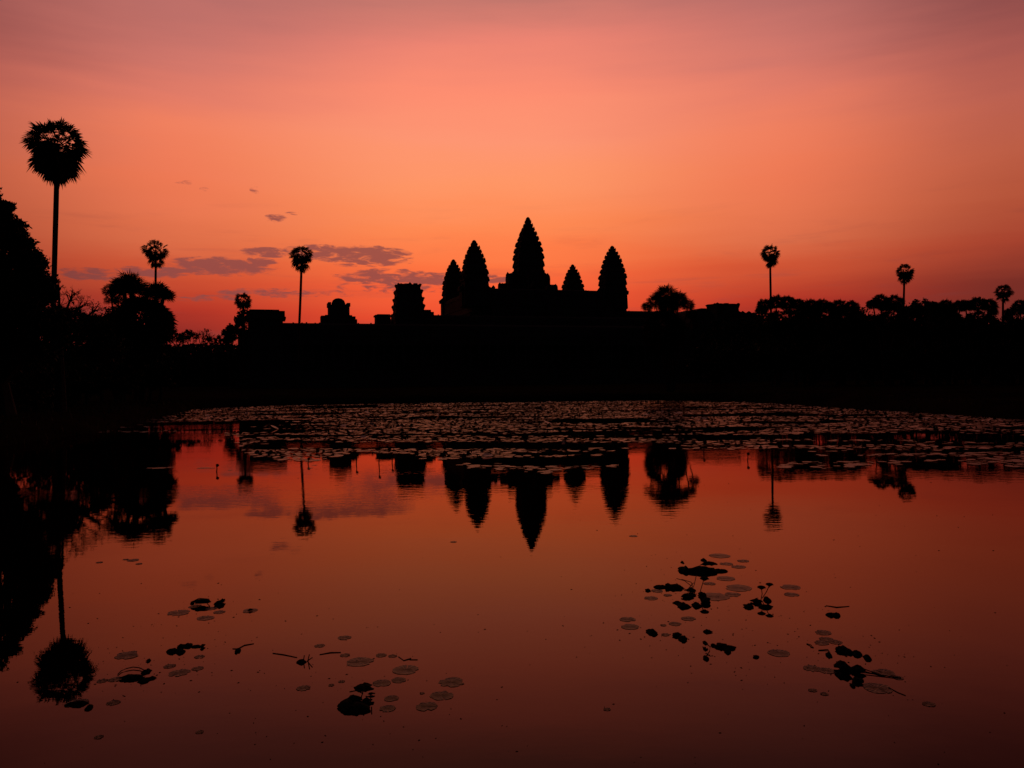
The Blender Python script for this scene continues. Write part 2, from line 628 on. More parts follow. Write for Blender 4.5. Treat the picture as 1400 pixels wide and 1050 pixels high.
# upper gallery, square round the five towers
ug = MB()
for yc in (-24, 24):
    gallery_mesh(ug, -27, 27, yc, 1.9, 27.6, 31.4, 33.4, 'x')
    ug.box(-3, 3, yc - 2.6, yc + 2.6, 27.6, 33)
    spike(ug, 0, yc, 33, 1.2, 2.6)
for xc in (-26.5, 26.5):
    gallery_mesh(ug, -24, 24, xc, 1.9, 27.5, 31.3, 33.3, 'y')
for yc in (0,):
    gallery_mesh(ug, -25, 25, yc, 1.8, 27.6, 31.0, 32.9, 'x')
gallery_mesh(ug, -23, 23, 0, 1.75, 27.6, 30.9, 32.8, 'y')
for (x, y) in ((-20.5, -24), (-15, -24), (20.5, -24), (19, -24.6)):
    spike(ug, x, y, 33.1, .5, 1.5)
tpart(ug, 'upper_gallery')
# steep stepped pyramid
py_ = MB()
zz = 14.0
hx, hy = 33.0, 30.5
for k in range(5):
    h = (27.6 - 14.0) / 5
    a = hx - k * 1.0
    b = hy - k * 1.0
    py_.prism([(-a, -b), (a, -b), (a, b), (-a, b)], zz - .05, [(-a + .35, -b + .35), (a - .35, -b + .35), (a - .35, b - .35), (-a + .35, b - .35)], zz + h * .85)
    py_.box(-a + .1, a - .1, -b + .1, b - .1, zz + h * .85, zz + h)
    zz += h
tpart(py_, 'terrace')
for (cx, cy, ax) in ((-20, -30, 0), (0, -30, 0), (20, -30, 0)):
    st = MB()
    for k in range(22):
        z0 = 14 + k * 13.6 / 22
        y0 = -34.5 + k * 5.6 / 22
        st.box(cx - 2.6, cx + 2.6, y0, -28, z0 - .02, z0 + 13.6 / 22 - .02)
    tpart(st, 'stairway')
# second enclosure: gallery ring with broken corner towers
sg = MB()
for yc in (-50, 50):
    gallery_mesh(sg, -54, 54, yc, 2.6, 5, 18.6, 21.8 if yc < 0 else 22.4, 'x')
for xc in (-57, 57):
    gallery_mesh(sg, -48, 48, xc, 2.6, 5, 18.5, 21.7, 'y')
sg.box(-60.5, 60.5, -53.6, 53.6, .5, 6.0)
sg.box(-62, 62, -55, 55, .4, 3.4)
tpart(sg, 'second_gallery')
cr = MB()
gallery_mesh(cr, -109, -52, 0, 7, 1, 11.5, 15.5, 'y')
gallery_mesh(cr, -30, 30, -80, 6, 1, 11.3, 15.2, 'x')
tpart(cr, 'cross_cloister')


def broken_tower(cx, cy, layers, label, seed):
    rr = random.Random(seed)
    mb = MB()
    for (z0, z1, r_) in layers:
        mb.prism(redent(r_), z0 - .05, redent(r_ * .96), z0 + (z1 - z0) * .65)
        mb.prism(redent(r_ * .98), z0 + (z1 - z0) * .6, redent(r_ * 1.06), z1)
        for sd in range(4):
            c, sn = [(1, 0), (0, 1), (-1, 0), (0, -1)][sd]
            for u in (-.8, -.4, 0, .4, .8):
                if rr.random() < .35:
                    continue
                x, y = r_ * c - u * r_ * sn, r_ * sn + u * r_ * c
                spike(mb, x * .97, y * .97, z1 - .1, r_ * .09, rr.uniform(.3, .9))
    # rubble of the fallen top
    zt = layers[-1][1]
    rt = layers[-1][2]
    for k in range(26):
        x, y = rr.uniform(-.8, .8) * rt, rr.uniform(-.8, .8) * rt
        q = rr.uniform(.3, .7)
        mb.box(x - q, x + q, y - q * .8, y + q * .8, zt - .4, zt + rr.uniform(.05, .45))
    o = mb.build('broken_tower', M_STONE, temple, loc=(cx, cy, TZ))
    o['label'] = label
    return o


broken_tower(-54.6, -49.5, [(17, 21.6, 4.6), (21.6, 24.2, 4.3), (24.2, 26.6, 4.15), (26.6, 28.8, 3.85), (28.8, 30.7, 3.45)], 'flat-topped broken tower left of the five towers', 3)
bs = MB()
bs.box(-51, -47.2, -52, -47, 18, 22.6)
bs.box(-50.6, -47.9, -51, -48, 22.5, 23.3)
tpart(bs, 'tower_porch')
broken_tower(53.8, -49.8, [(15, 20.0, 4.7), (20.0, 23.3, 4.1), (23.3, 26.5, 4.3)], 'low broken tower right of the bushy palm', 8)
sp_ = MB()
sp_.box(48, 60, -47, -42, 14, 22.6)
sp_.box(59, 67, -50, -45, 10, 24.0)
sp_.box(64, 70, -50, -46, 10, 23.2)
for (x, z) in ((60.5, 24), (64.5, 24), (66.5, 23.6), (62, 24)):
    spike(sp_, x, -49, z - .2, .5, .9)
spike(sp_, 43.5, -49.6, 21.5, .9, 3.0)
tpart(sp_, 'south_wing')
sh_ = MB()                                               # tall side entrance hall right of the towers
gallery_mesh(sh_, 8, 40, 49, 4, 6, 27.6, 31.0, 'x')
gallery_mesh(sh_, 28, 62, 12, 4.2, 6, 25.5, 29.6, 'x')
spike(sh_, 36.5, 12, 29.4, .9, 1.7)
tpart(sh_, 'side_hall')

# outer gallery (third enclosure) with its corner pavilion and gate
og = tag(empty('long_gallery', (-51.3, 170, GZ), ROTT), 'long low stone gallery with vaulted roof running in front of the temple', 'gallery')


def opart(mb, name, label=None):
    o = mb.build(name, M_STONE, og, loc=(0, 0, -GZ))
    if label:
        o['label'] = label
    return o


g1 = MB()
gallery_mesh(g1, 3.2, 92, 0, 2.4, 4, 11.4, 14.25, 'x')
gallery_mesh(g1, 104, 196, 0, 2.4, 4, 11.4, 14.25, 'x')
g1.box(5, 196, -5.2, -2.3, 9.4, 9.8)                  # half-vault over the colonnade
opart(g1, 'vaulted_gallery')
g1 = MB()
gallery_mesh(g1, 4, 182, 0, 2.4, 4, 10.8, 13.2, 'y')
opart(g1, 'side_gallery')
g2 = MB()
g2.box(-6, 200, -8, 5, .4, 2.2)
g2.box(-5, 199, -6.6, 4, 2.2, 4.0)
opart(g2, 'platform')
cp = MB()
cp.box(-3.6, 3.3, -3.4, 3.4, 4, 14.8)
cp.box(-4.2, 3.9, -4.0, 4.0, 14.8, 15.25)
cp.box(-3.9, 3.7, -3.7, 3.7, 15.25, 16.45)
cp.box(-3.3, 2.6, -3.0, 3.0, 16.45, 16.75)
cp.box(-5.6, -3.5, -2.5, 2.5, 4, 12.4)
opart(cp, 'corner_pavilion')
gp = MB()
gp.box(92, 104, -6, 6, 4, 14.0)
gallery_mesh(gp, -9, 9, 98, 3, 4, 14.5, 18.0, 'y')
opart(gp, 'gate_hall')
cm_ = MB()
cm_.box(-.22, .22, -.22, .22, 4.0, 9.4)
cm_.box(-.32, .32, -.32, .32, 8.95, 9.39)
cm_.box(-.32, .32, -.32, .32, 4.0, 4.35)
c0 = cm_.build('pillar', M_STONE, og, loc=(7, -4.9, -GZ))
for k in range(1, 90):
    x = 7 + k * 2.1
    if 90 < x < 106:
        continue
    c = c0.copy()
    COL.objects.link(c)
    c.parent = og
    c.location = (x, -4.9, -GZ)

# domed pavilion and flat ruin behind the gallery
dp = tag(empty('domed_pavilion', tuple(Vector((at(463, 440, 205).x, 205, GZ))), ROTT), 'small stone pavilion with rounded dome and square shoulders, above the long roof', 'pavilion')
k_ = mpp(205)
zf = lambda y_: at(463, y_, 205).z - GZ
b1 = MB()
b1.box(-2.5, 2.5, -2.5, 2.5, 0, zf(418))
b1.box(-2.7, -2.0, -2.7, 2.7, zf(420), zf(414.5))
b1.box(1.9, 2.7, -2.7, 2.7, zf(420), zf(415.2))
b1.build('body', M_STONE, dp)
b2 = MB()
rings_ = []
zc = zf(418)
hd = zf(407.8) - zc
b2.tube([(0, 0, zc - .3), (0, 0, zc + hd * .35), (0, 0, zc + hd * .7), (0, 0, zc + hd * .93), (0, 0, zc + hd)], [1.75, 1.7, 1.42, .85, .3], 16)
b2.build('dome', M_STONE, dp)
b3 = MB()
b3.box(-4.15, 3.6, -2, 2, 0, zf(434))
b3.box(-3.4, 3.2, -1.9, 1.9, 0, zf(431.4))
b3.box(-4.4, -3.4, -2.2, 2.2, 0, zf(432.6))
b3.box(3.1, 4.0, -2.2, 2.2, 0, zf(433.2))
b3.box(3.6, 4.4, -2.1, 2.1, 0, zf(437))
b3.build('wing', M_STONE, dp)
fr = tag(empty('stone_shrine', tuple(Vector((at(523, 440, 225).x, 225, GZ))), ROTT), 'low flat-topped stone block beside the foot of the broken tower', 'shrine')
b1 = MB()
zf = lambda y_: at(523, y_, 225).z - GZ
b1.box(-1.95, 1.95, -1.95, 1.95, 0, zf(433.4))
b1.build('wall', M_STONE, fr)
b1 = MB()
b1.box(-2.2, 2.2, -2.2, 2.2, zf(433.4), zf(431.2))
b1.box(-1.6, 1.9, -1.8, 1.8, zf(431.2), zf(430.2))
b1.build('cornice', M_STONE, fr)


# ------------------------------------------------------------------ palms and trees
def fan_leaf(mb, base, d, pet, blade, rr, wilt=0.0, nseg=13, sw=.6):
    """petiole along d then a pleated fan of pointed segments"""
    d = d.normalized()
    side = d.cross(Vector((0, 0, 1)))
    if side.length < .1:
        side = Vector((math.cos(rr.uniform(0, 6)), math.sin(rr.uniform(0, 6)), 0))
    side.normalize()
    nrm = side.cross(d).normalized()
    rl = rr.uniform(-1.3, 1.3)
    s2 = side * math.cos(rl) + nrm * math.sin(rl)
    n2 = nrm * math.cos(rl) - side * math.sin(rl)
    tip = base + d * pet
    w = blade * .028
    mb.add([base - s2 * w, base + s2 * w, tip + s2 * w * .6, tip - s2 * w * .6], [(0, 1, 2, 3)])
    mb.add([base - n2 * w, base + n2 * w, tip + n2 * w * .6, tip - n2 * w * .6], [(0, 1, 2, 3)])
    spread = R(150 - 95 * wilt)
    for i in range(nseg):
        a = -spread / 2 + spread * i / (nseg - 1) + rr.uniform(-.05, .05)
        L = blade * (1 - .18 * abs(a) / (spread / 2)) * rr.uniform(.85, 1.06)
        v = d * math.cos(a) + s2 * math.sin(a)
        u = (d * -math.sin(a) + s2 * math.cos(a))
        dr = Vector((0, 0, -1)) * L * (.10 + .25 * rr.random())
        hw = spread / (nseg - 1) * .5 * L * sw
        lift = n2 * (hw * .5)
        p0 = tip
        pm = tip + v * L * .62
        pt = tip + v * L + dr * .8
        mb.add([p0, pm - u * hw, pm + lift, pm + u * hw, pt], [(0, 1, 2), (0, 2, 3), (1, 4, 2), (2, 4, 3)])


def palm_crown(mb, c, Rc, n, rr, low=150, blade_k=.42, flat=1.0, droop=1.0, inner=.8, sw=.6, ith=80):
    """ball of fan leaves; lower leaves hang closer to the trunk so that the crown narrows downwards"""
    for i in range(n):
        t = (i + .5) / n
        th = math.acos(1 - t * (1 - math.cos(R(low))))
        ph = i * 2.399963 + rr.uniform(-.35, .35)
        d = Vector((math.sin(th) * math.cos(ph), math.sin(th) * math.sin(ph), math.cos(th) * flat))
        reach = Rc * rr.uniform(.88, 1.05)
        deg = math.degrees(th)
        if deg > 95:
            f_ = R(deg - 90)
            reach *= min(1.0, 1.0 / (math.cos(f_) + math.sin(f_) * .9)) if droop else 1.0
        bl = reach * blade_k * rr.uniform(.9, 1.15)
        fan_leaf(mb, c, d, reach - bl, bl, rr, sw=sw)
    for i in range(int(n * inner)):                        # younger and older leaves filling the heart of the crown
        th = rr.uniform(R(min(ith, low - 25)), R(low))
        ph = rr.uniform(0, 6.283)
        d = Vector((math.sin(th) * math.cos(ph), math.sin(th) * math.sin(ph), math.cos(th) * flat))
        reach = Rc * rr.uniform(.5, .8)
        bl = reach * .62
        fan_leaf(mb, c, d, reach - bl, bl, rr, sw=sw)


def sugar_palm(name, px, topy, boty_crown, D, wpx, label, group, n=44, seed=1, basepx=None, trunk_px=None, low=140, skirt=8, bk=.46):
    """tall palm: pixel figures only fix its true height and crown width at distance D"""
    rr = random.Random(seed)
    k = mpp(D)
    Rc = wpx * k / 2 * 1.04
    if D > 80:
        Rc *= 1.05
        n = int(n * 1.2)
    n = int(n * 1.25)
    top = at(px, topy, D)
    base = at(basepx or px, 521, D)
    base.z = GZ - .1
    base.y = D
    root = empty(name, base)
    c = Vector((top.x, D, top.z - Rc * .97)) - base
    pts = []
    lean = rr.uniform(-1, 1)
    for i in range(9):
        t = i / 8
        p = Vector((0, 0, 0)).lerp(c, t)
        p.x += math.sin(t * 3.14) * c.z * .008 * lean
        p.y += math.sin(t * 2.2) * .2
        if i == 8:
            p = c.copy()
        pts.append(p)
    tw = trunk_px * k / 2 if trunk_px else .2
    mb = MB()
    mb.tube(pts, [tw * 1.5, tw * 1.15] + [tw * 1.02] * 2 + [tw] * 3 + [tw * .95, tw * .9], 9)
    mb.build('trunk', M_BARK, root)
    cr_ = MB()
    palm_crown(cr_, c, Rc, n, rr, low=low + 18, blade_k=bk)
    # tight hanging leaves under the crown, down to the trunk
    zlow = at(px, boty_crown, D).z - base.z
    hh = c.z - zlow
    for i in range(int(skirt * 2.2)):
        ph = i * 2.4 + rr.uniform(-.3, .3)
        f_ = rr.uniform(.05, .85)
        st = c + Vector((0, 0, -hh * f_ * .55))
        wdt = Rc * (.85 * (1 - f_) + .1)
        d = Vector((math.cos(ph) * wdt, math.sin(ph) * wdt, -hh * .45))
        L = d.length
        fan_leaf(cr_, st, d, L * .35, L * .62, rr, wilt=.5, nseg=9)
    cr_.build('crown', M_PALM, root)
    tag(root, label, 'palm tree', group)
    return root


G_PALM = 'tall sugar palms with round crowns on bare trunks'
sugar_palm('sugar_palm', 76, 158, 260, 51, 87, 'tallest sugar palm at far left, big round crown on a bare trunk', G_PALM, n=62, seed=3, basepx=69.5, trunk_px=6.8, skirt=24, low=145, bk=.4)
sugar_palm('sugar_palm', 212.5, 325, 372, 175, 38, 'sugar palm rising behind the bushy palm clump on the left', G_PALM, n=26, seed=14, basepx=213, trunk_px=3.2, skirt=5, low=135)
sugar_palm('sugar_palm', 332, 398, 428, 158, 28, 'short-looking sugar palm at the left end of the long gallery', G_PALM, n=28, seed=5, basepx=332, trunk_px=3, skirt=5, low=130)
sugar_palm('sugar_palm', 412, 332, 377, 150, 36, 'slender sugar palm standing alone in front of the long gallery', G_PALM, n=30, seed=26, basepx=404, trunk_px=3.4, skirt=8, low=130)
sugar_palm('sugar_palm', 1053, 332, 370, 142, 31, 'sugar palm rising above the trees right of the temple', G_PALM, n=30, seed=17, basepx=1056, trunk_px=3, skirt=8, low=130)
sugar_palm('sugar_palm', 1237, 358.5, 392, 185, 27, 'sugar palm with dark heart-shaped crown, second from right', G_PALM, n=30, seed=28, basepx=1236, trunk_px=2.8, skirt=8, low=130)
sugar_palm('sugar_palm', 1372, 386.5, 418, 160, 26, 'rightmost sugar palm, short trunk between low trees', G_PALM, n=32, seed=9, basepx=1372, trunk_px=2.8, skirt=6, low=130)


def bushy_palm(name, D, heads, label, group, seed, trunkpx=None, skirtpx=None, trunk_w=.35, n=34, sw=.6, low=128, bk=.55):
    """low palm with one or several spiky heads (px, py, radius px) on forking stems"""
    rr = random.Random(seed)
    k = mpp(D)
    n = int(n * 1.3)
    bx = at(trunkpx if trunkpx else heads[0][0], 520, D).x
    base = Vector((bx, D, GZ - .1))
    root = empty(name, base)
    tm = MB()
    cr_ = MB()
    for i, (hx_, hy_, hr) in enumerate(heads):
        c = at(hx_, hy_, D)
        c.y = D + rr.uniform(-1, 1) * hr * k * .7
        c -= base
        mid = Vector((c.x * .35, c.y * .3, c.z * .45))
        tm.tube([Vector((c.x * .12, 0, 0)), mid, Vector((c.x * .8, c.y * .7, c.z * .8)), c], [trunk_w * .8, trunk_w * .55, trunk_w * .45, trunk_w * .4], 8)
        palm_crown(cr_, c, hr * k, int(n * (1 if hr > 18 else .7)), rr, low=low, blade_k=bk, inner=.6, sw=sw, ith=40)
        if skirtpx and i == 0:
            pass
    tm.build('trunk', M_BARK, root)
    cr_.build('crown', M_PALM, root)
    if skirtpx:                                            # thick skirt of dead hanging leaves
        sk = MB()
        sx, sy, swx, shy, cnt = skirtpx
        c = at(sx, sy, D)
        c.y = D
        c -= base
        for i in range(cnt):
            u = rr.uniform(-1, 1)
            ph = rr.uniform(0, 6.283)
            q = math.sqrt(1 - u * u)
            dirv = Vector((q * math.cos(ph), q * math.sin(ph), u))
            st = c + Vector((dirv.x * swx * k * .55, dirv.y * swx * k * .55, u * shy * k * .62))
            d = Vector((dirv.x, dirv.y, u * .55 - .25))
            fan_leaf(sk, st, d, swx * k * .06, swx * k * .46, rr, wilt=.15, nseg=11)
        sk.build('dead_leaf_skirt', M_DRY, root)
    tag(root, label, 'palm tree', group)
    return root


bushy_palm('bushy_palm', 59, [(191, 402, 36), (176, 402, 26), (208, 404, 26), (223, 408, 20)], 'broad bushy palm with a thick round skirt, beside the pond on the left', None, 31,
           trunkpx=190, skirtpx=(192, 440, 47, 30, 330), n=30, sw=.42, low=88, bk=.6)
bushy_palm('bushy_palm', 61, [(155, 400, 14), (152, 411, 13), (160, 412, 11)], 'small spiky palm head at the left shoulder of the broad bushy palm', None, 32, trunkpx=170, n=30, trunk_w=.12, sw=.42)
bushy_palm('bushy_palm', 68, [(911, 407, 25), (896, 414, 18), (929, 411, 19), (884, 421, 12), (941, 418, 14), (948, 431, 12), (912, 420, 22)],
           'bushy palm with several spiky heads on forking stems, right of the five towers', None, 33, trunkpx=917, skirtpx=(908, 451, 31, 27, 260), n=34, trunk_w=.11, sw=.36, low=135, bk=.7)
G_LOW = 'low bushy palms along the right skyline'
bushy_palm('bushy_palm', 116, [(1062, 415, 16), (1048, 418, 14), (1076, 416, 15), (1088, 419, 13), (1042, 425, 11)],
           'wide bushy palm under the palm right of the temple', G_LOW, 34, trunkpx=1063, n=46, trunk_w=.18, sw=.58, low=130, skirtpx=(1074, 438, 28, 16, 120))
bushy_palm('bushy_palm', 104, [(1108, 420, 15), (1124, 419, 14), (1098, 422, 13), (1116, 426, 15)], 'rounded bushy palm just right of the widest one', G_LOW, 35, trunkpx=1112, n=46, trunk_w=.18, sw=.58,
           skirtpx=(1112, 438, 24, 16, 110))
bushy_palm('bushy_palm', 100, [(1146, 421, 15), (1160, 422, 14), (1136, 422, 13), (1172, 429, 11), (1150, 428, 15)], 'flat-topped bushy palm between two skyline gaps', G_LOW, 36, trunkpx=1152, n=46, trunk_w=.18, sw=.58,
           skirtpx=(1154, 438, 26, 16, 120))
bushy_palm('bushy_palm', 86, [(1206, 414, 16), (1221, 415, 15), (1196, 417, 12), (1231, 421, 11), (1212, 420, 14)],
           'umbrella-shaped bushy palm under the second palm from the right', G_LOW, 37, trunkpx=1212, n=46, trunk_w=.18, sw=.58, low=130, skirtpx=(1222, 438, 24, 17, 120))
bushy_palm('bushy_palm', 95, [(1294, 420, 15), (1280, 423, 13), (1308, 421, 14), (1290, 428, 14)], 'bushy palm to the left of the open-crowned one near the right edge', G_LOW, 38, trunkpx=1297, n=46, trunk_w=.18, sw=.58,
           skirtpx=(1292, 438, 24, 15, 110))
bushy_palm('bushy_palm', 92, [(1334, 418, 16), (1320, 420, 13), (1347, 420, 14), (1357, 427, 9)], 'open-crowned bushy palm left of the rightmost tall palm', G_LOW, 39, trunkpx=1336, n=46, trunk_w=.18, sw=.58, low=130,
           skirtpx=(1340, 440, 24, 15, 110))
bushy_palm('bushy_palm', 98, [(1395, 421, 15), (1408, 420, 14), (1384, 428, 10)], 'bushy palm cut by the right edge of the picture', G_LOW, 40, trunkpx=1396, n=46, trunk_w=.18, sw=.58, skirtpx=(1398, 438, 22, 12, 80))


def leafy_tree(name, D, clumps, basepx, label, group=None, leaf=.12, per=1100, twigs=26, seed=1, trunk_w=.4, cat='tree', leaves=True, fill=1.0, depth=.8):
    """clumps: (px, py, radius px) ellipsoids of twigs and small leaves on real limbs"""
    rr = random.Random(seed)
    k = mpp(D)
    base = Vector((at(basepx, 520, D).x, D, GZ - .1))
    root = empty(name, base)
    tm = MB()
    lm = MB()
    cs = []
    for (cx, cy, r_) in clumps:
        c = at(cx, cy, D)
        c.y = D + rr.uniform(-1, 1) * r_ * k * depth
        cs.append((c - base, r_ * k))
    hmin = min(c.z - r_ for c, r_ in cs)
    fork = Vector((rr.uniform(-.2, .2), 0, max(.8, hmin * .8 + .3)))
    tm.tube([(0, 0, 0), (fork.x * .4, .05, fork.z * .5), fork], [trunk_w * 1.35, trunk_w, trunk_w * .85], 8)
    for c, r_ in cs:
        mid = fork.lerp(c, .5) + Vector((rr.uniform(-.3, .3), rr.uniform(-.3, .3), rr.uniform(0, .4))) * r_
        tm.tube([fork, mid, c], [trunk_w * .55, trunk_w * .36, trunk_w * .2], 5)
        for j in range(twigs):
            d = Vector((rr.gauss(0, 1), rr.gauss(0, 1), rr.gauss(0, 1) + .25)).normalized()
            e = c + d * r_ * rr.uniform(.7, 1.08)
            m_ = c.lerp(e, .5) + Vector((rr.uniform(-1, 1), rr.uniform(-1, 1), rr.uniform(-.6, 1))) * r_ * .12
            s0 = c.lerp(mid, rr.random() * .3)
            tm.tube([s0, m_, e], [trunk_w * .12, trunk_w * .07, trunk_w * .03], 3, cap=False)
            if not leaves:
                for q in range(5):
                    b0 = m_.lerp(e, rr.random())
                    b1 = b0 + Vector((rr.gauss(0, 1), rr.gauss(0, 1), rr.gauss(0, 1) + .4)).normalized() * r_ * rr.uniform(.15, .4)
                    tm.tube([b0, b1], [trunk_w * .03, trunk_w * .015], 3, cap=False)
                    for _ in range(2):
                        b2_ = b1 + Vector((rr.gauss(0, 1), rr.gauss(0, 1), rr.gauss(0, 1))).normalized() * r_ * rr.uniform(.06, .18)
                        tm.tube([b0.lerp(b1, rr.random()), b2_], [trunk_w * .018, trunk_w * .01], 3, cap=False)
            if leaves or rr.random() < .35:
                nl = int(per / twigs * (1 if leaves else .12))
                rad_ = r_ * rr.uniform(.2, .36)
                ctr = m_.lerp(e, rr.uniform(.3, .9))
                for q in range(nl):
                    o_ = Vector((rr.gauss(0, 1), rr.gauss(0, 1), rr.gauss(0, .8)))
                    p = ctr + o_ * rad_ * .55
                    a = Vector((rr.gauss(0, 1), rr.gauss(0, 1), rr.gauss(0, 1))).normalized()
                    b = a.orthogonal().normalized()
                    b.rotate(Matrix.Rotation(rr.uniform(0, 6.28), 3, a))
                    L = leaf * rr.uniform(.7, 1.4)
                    lm.add([p - a * L, p + b * L * .42, p + a * L, p - b * L * .42], [(0, 1, 2, 3)])
    tm.build('trunk', M_BARK, root)
    if lm.v:
        lm.build('crown', M_LEAF, root)
    tag(root, label, cat, group)
    return root


# big dark tree at the left edge
leafy_tree('broadleaf_tree', 32, [(-14, 276, 22), (4, 288, 14), (-30, 300, 30), (12, 316, 20), (-10, 330, 34), (30, 336, 17), (28, 356, 24), (46, 366, 17), (-5, 375, 45),
                                  (60, 390, 14), (40, 396, 30), (66, 402, 12), (10, 425, 46), (50, 435, 34), (-50, 360, 50), (-55, 430, 55), (72, 452, 24), (30, 470, 40), (-20, 480, 46)],
           2, 'big dense dark tree filling the left edge of the picture', leaf=.085, per=1900, twigs=34, seed=51, trunk_w=.42)
leafy_tree('spreading_tree', 36, [(92, 404, 15), (84, 392, 10), (108, 418, 17), (130, 424, 15), (146, 428, 10), (100, 436, 18), (124, 442, 20), (84, 420, 14), (148, 444, 12)],
           82, 'thin twiggy tree with sparse leaves, right of the tallest palm trunk', leaf=.05, per=900, twigs=16, seed=52, trunk_w=.2, leaves=False)
leafy_tree('broadleaf_tree', 46, [(100, 440, 20), (124, 446, 17), (80, 440, 20), (138, 452, 16), (110, 470, 30), (60, 470, 36), (140, 480, 26)],
           104, 'low dark tree filling the gap below the twiggy tree', leaf=.1, per=1300, twigs=26, seed=53, trunk_w=.25)
# bushes at the foot of the bushy palm
G_SHR = 'dark shrubs along the far bank and below the skyline'
rs = random.Random(77)


def shrub(D, px, py, rpx, label, group, seed):
    return leafy_tree('shrub', D, [(px, py, rpx), (px - rpx * .7, py + rpx * .3, rpx * .7), (px + rpx * .7, py + rpx * .25, rpx * .75), (px, py + rpx * .8, rpx * .8)],
                      px, label, group, leaf=.0022 * D + .02, per=520, twigs=14, seed=seed, trunk_w=.12, cat='shrub')


shrub(60, 165, 474, 24, 'dark shrub under the left side of the broad bushy palm', G_SHR, 1)
shrub(58, 205, 478, 24, 'dark shrub under the right side of the broad bushy palm', G_SHR, 2)
shrub(57, 186, 492, 24, 'dark shrub at the very foot of the broad bushy palm', G_SHR, 3)
shrub(52, 140, 494, 26, 'dark shrub between the twiggy tree and the broad bushy palm', G_SHR, 4)
shrub(40, 20, 505, 36, 'dark shrub under the big tree at the left edge', G_SHR, 5)
shrub(44, 85, 498, 30, 'dark shrub below the trunk of the tallest palm', G_SHR, 6)

shrub(47, 118, 500, 26, 'dark shrub right of the trunk of the tallest palm', G_SHR, 7)
shrub(38, 50, 520, 32, 'dark shrub low between the big tree and the tallest palm', G_SHR, 8)
shrub(50, 160, 512, 24, 'low dark shrub at the water edge left of the broad bushy palm', G_SHR, 9)
shrub(54, 218, 508, 20, 'low dark shrub at the water edge right of the broad bushy palm', G_SHR, 10)
shrub(36, -15, 530, 36, 'dark shrub at the very left edge close to the water', G_SHR, 11)
shrub(42, 95, 530, 26, 'low dark shrub on the left bank below the twiggy tree', G_SHR, 12)
leafy_tree('broadleaf_tree', 60, [(145, 450, 24), (125, 462, 24), (165, 464, 26), (205, 466, 24), (215, 450, 16), (145, 482, 28), (190, 486, 28), (222, 484, 14)], 168,
           'broad dark tree standing behind the round skirt of the bushy palm', leaf=.13, per=1000, twigs=22, seed=54, trunk_w=.25)

# far trees left of the gallery
G_FAR = 'distant trees on the horizon left of the temple'
for i, (D, cl, bp, lb, lv) in enumerate([
        (260, [(242, 460, 9), (250, 464, 9), (233, 464, 8)], 243, 'distant low dark tree next to the broad bushy palm', True),
        (265, [(258, 457, 7), (264, 462, 9), (252, 461, 7)], 258, 'distant rounded tree left of the bare-crowned one', True),
        (240, [(276, 455, 8), (284, 457, 8), (269, 458, 7), (290, 460, 6), (277, 462, 8)], 278, 'distant tree with an open see-through crown', False),
        (255, [(296, 464, 8), (286, 467, 8), (304, 467, 7)], 295, 'distant low tree right of the open-crowned one', True),
        (172, [(316, 449, 6), (309, 456, 6), (320, 457, 8), (312, 464, 8)], 316, 'small bushy tree at the foot of the short-looking palm', True),
        (166, [(332, 432, 8), (327, 439, 7), (336, 442, 10), (328, 450, 9)], 331, 'bushy tree against the left side of the corner pavilion', True)]):
    leafy_tree('distant_tree', D, cl, bp, lb, G_FAR, leaf=.30, per=420 if lv else 500, twigs=16, seed=60 + i, trunk_w=.35, leaves=lv)
# trees of the right skyline, below and between the palms
G_RT = 'dark broadleaf trees under the right skyline'
right_trees = [(140, 985, 452, 16, 'dark tree below the low broken tower'), (138, 1018, 446, 16, 'dark tree right of the low broken tower'),
               (150, 1040, 447, 14, 'dark tree at the left foot of the widest bushy palm'),
               (118, 1062, 452, 18, 'dark tree under the widest bushy palm'), (116, 1088, 446, 16, 'dark tree between the widest and the rounded bushy palm'),
               (120, 1112, 447, 18, 'dark tree below the rounded bushy palm'), (119, 1145, 448, 18, 'dark tree below the flat-topped bushy palm'),
               (114, 1172, 442, 14, 'dark tree right of the flat-topped bushy palm'), (112, 1192, 450, 14, 'dark tree left of the umbrella-shaped palm'),
               (112, 1220, 450, 17, 'dark tree below the umbrella-shaped palm'), (116, 1246, 432, 12, 'dark tree just right of the umbrella-shaped palm'),
               (118, 1266, 428, 13, 'dark tree in the dip between palms on the right'), (114, 1282, 444, 17, 'dark tree left of the open-crowned palm'),
               (112, 1306, 450, 16, 'dark tree at the left foot of the open-crowned palm'), (113, 1330, 455, 17, 'dark tree below the open-crowned palm'),
               (110, 1358, 450, 15, 'dark tree left of the rightmost tall palm'), (108, 1384, 450, 16, 'dark tree right of the rightmost tall palm'),
               (106, 1412, 448, 18, 'dark tree cut by the right edge of the picture')]
for i, (D, px, py, r_, lb) in enumerate(right_trees):
    if px > 1036:
        py -= 7
        r_ *= 1.08
        D -= 10
    leafy_tree('broadleaf_tree', D, [(px, py, r_), (px - r_ * .8, py + r_ * .5, r_ * .8), (px + r_ * .8, py + r_ * .45, r_ * .85),
                                     (px - r_ * .3, py + r_ * 1.5, r_ * 1.1), (px + r_ * .5, py + r_ * 2.3, r_ * 1.0)],
               px, lb, G_RT, leaf=.19, per=760, twigs=18, seed=80 + i, trunk_w=.25)
leafy_tree('broadleaf_tree', 120, [(1251, 412, 3.5), (1251, 418, 5), (1252, 426, 8), (1252, 438, 10)], 1252, 'small pointed tree standing up between the palms on the right', G_RT, leaf=.14, per=260, twigs=14, seed=120, trunk_w=.15)
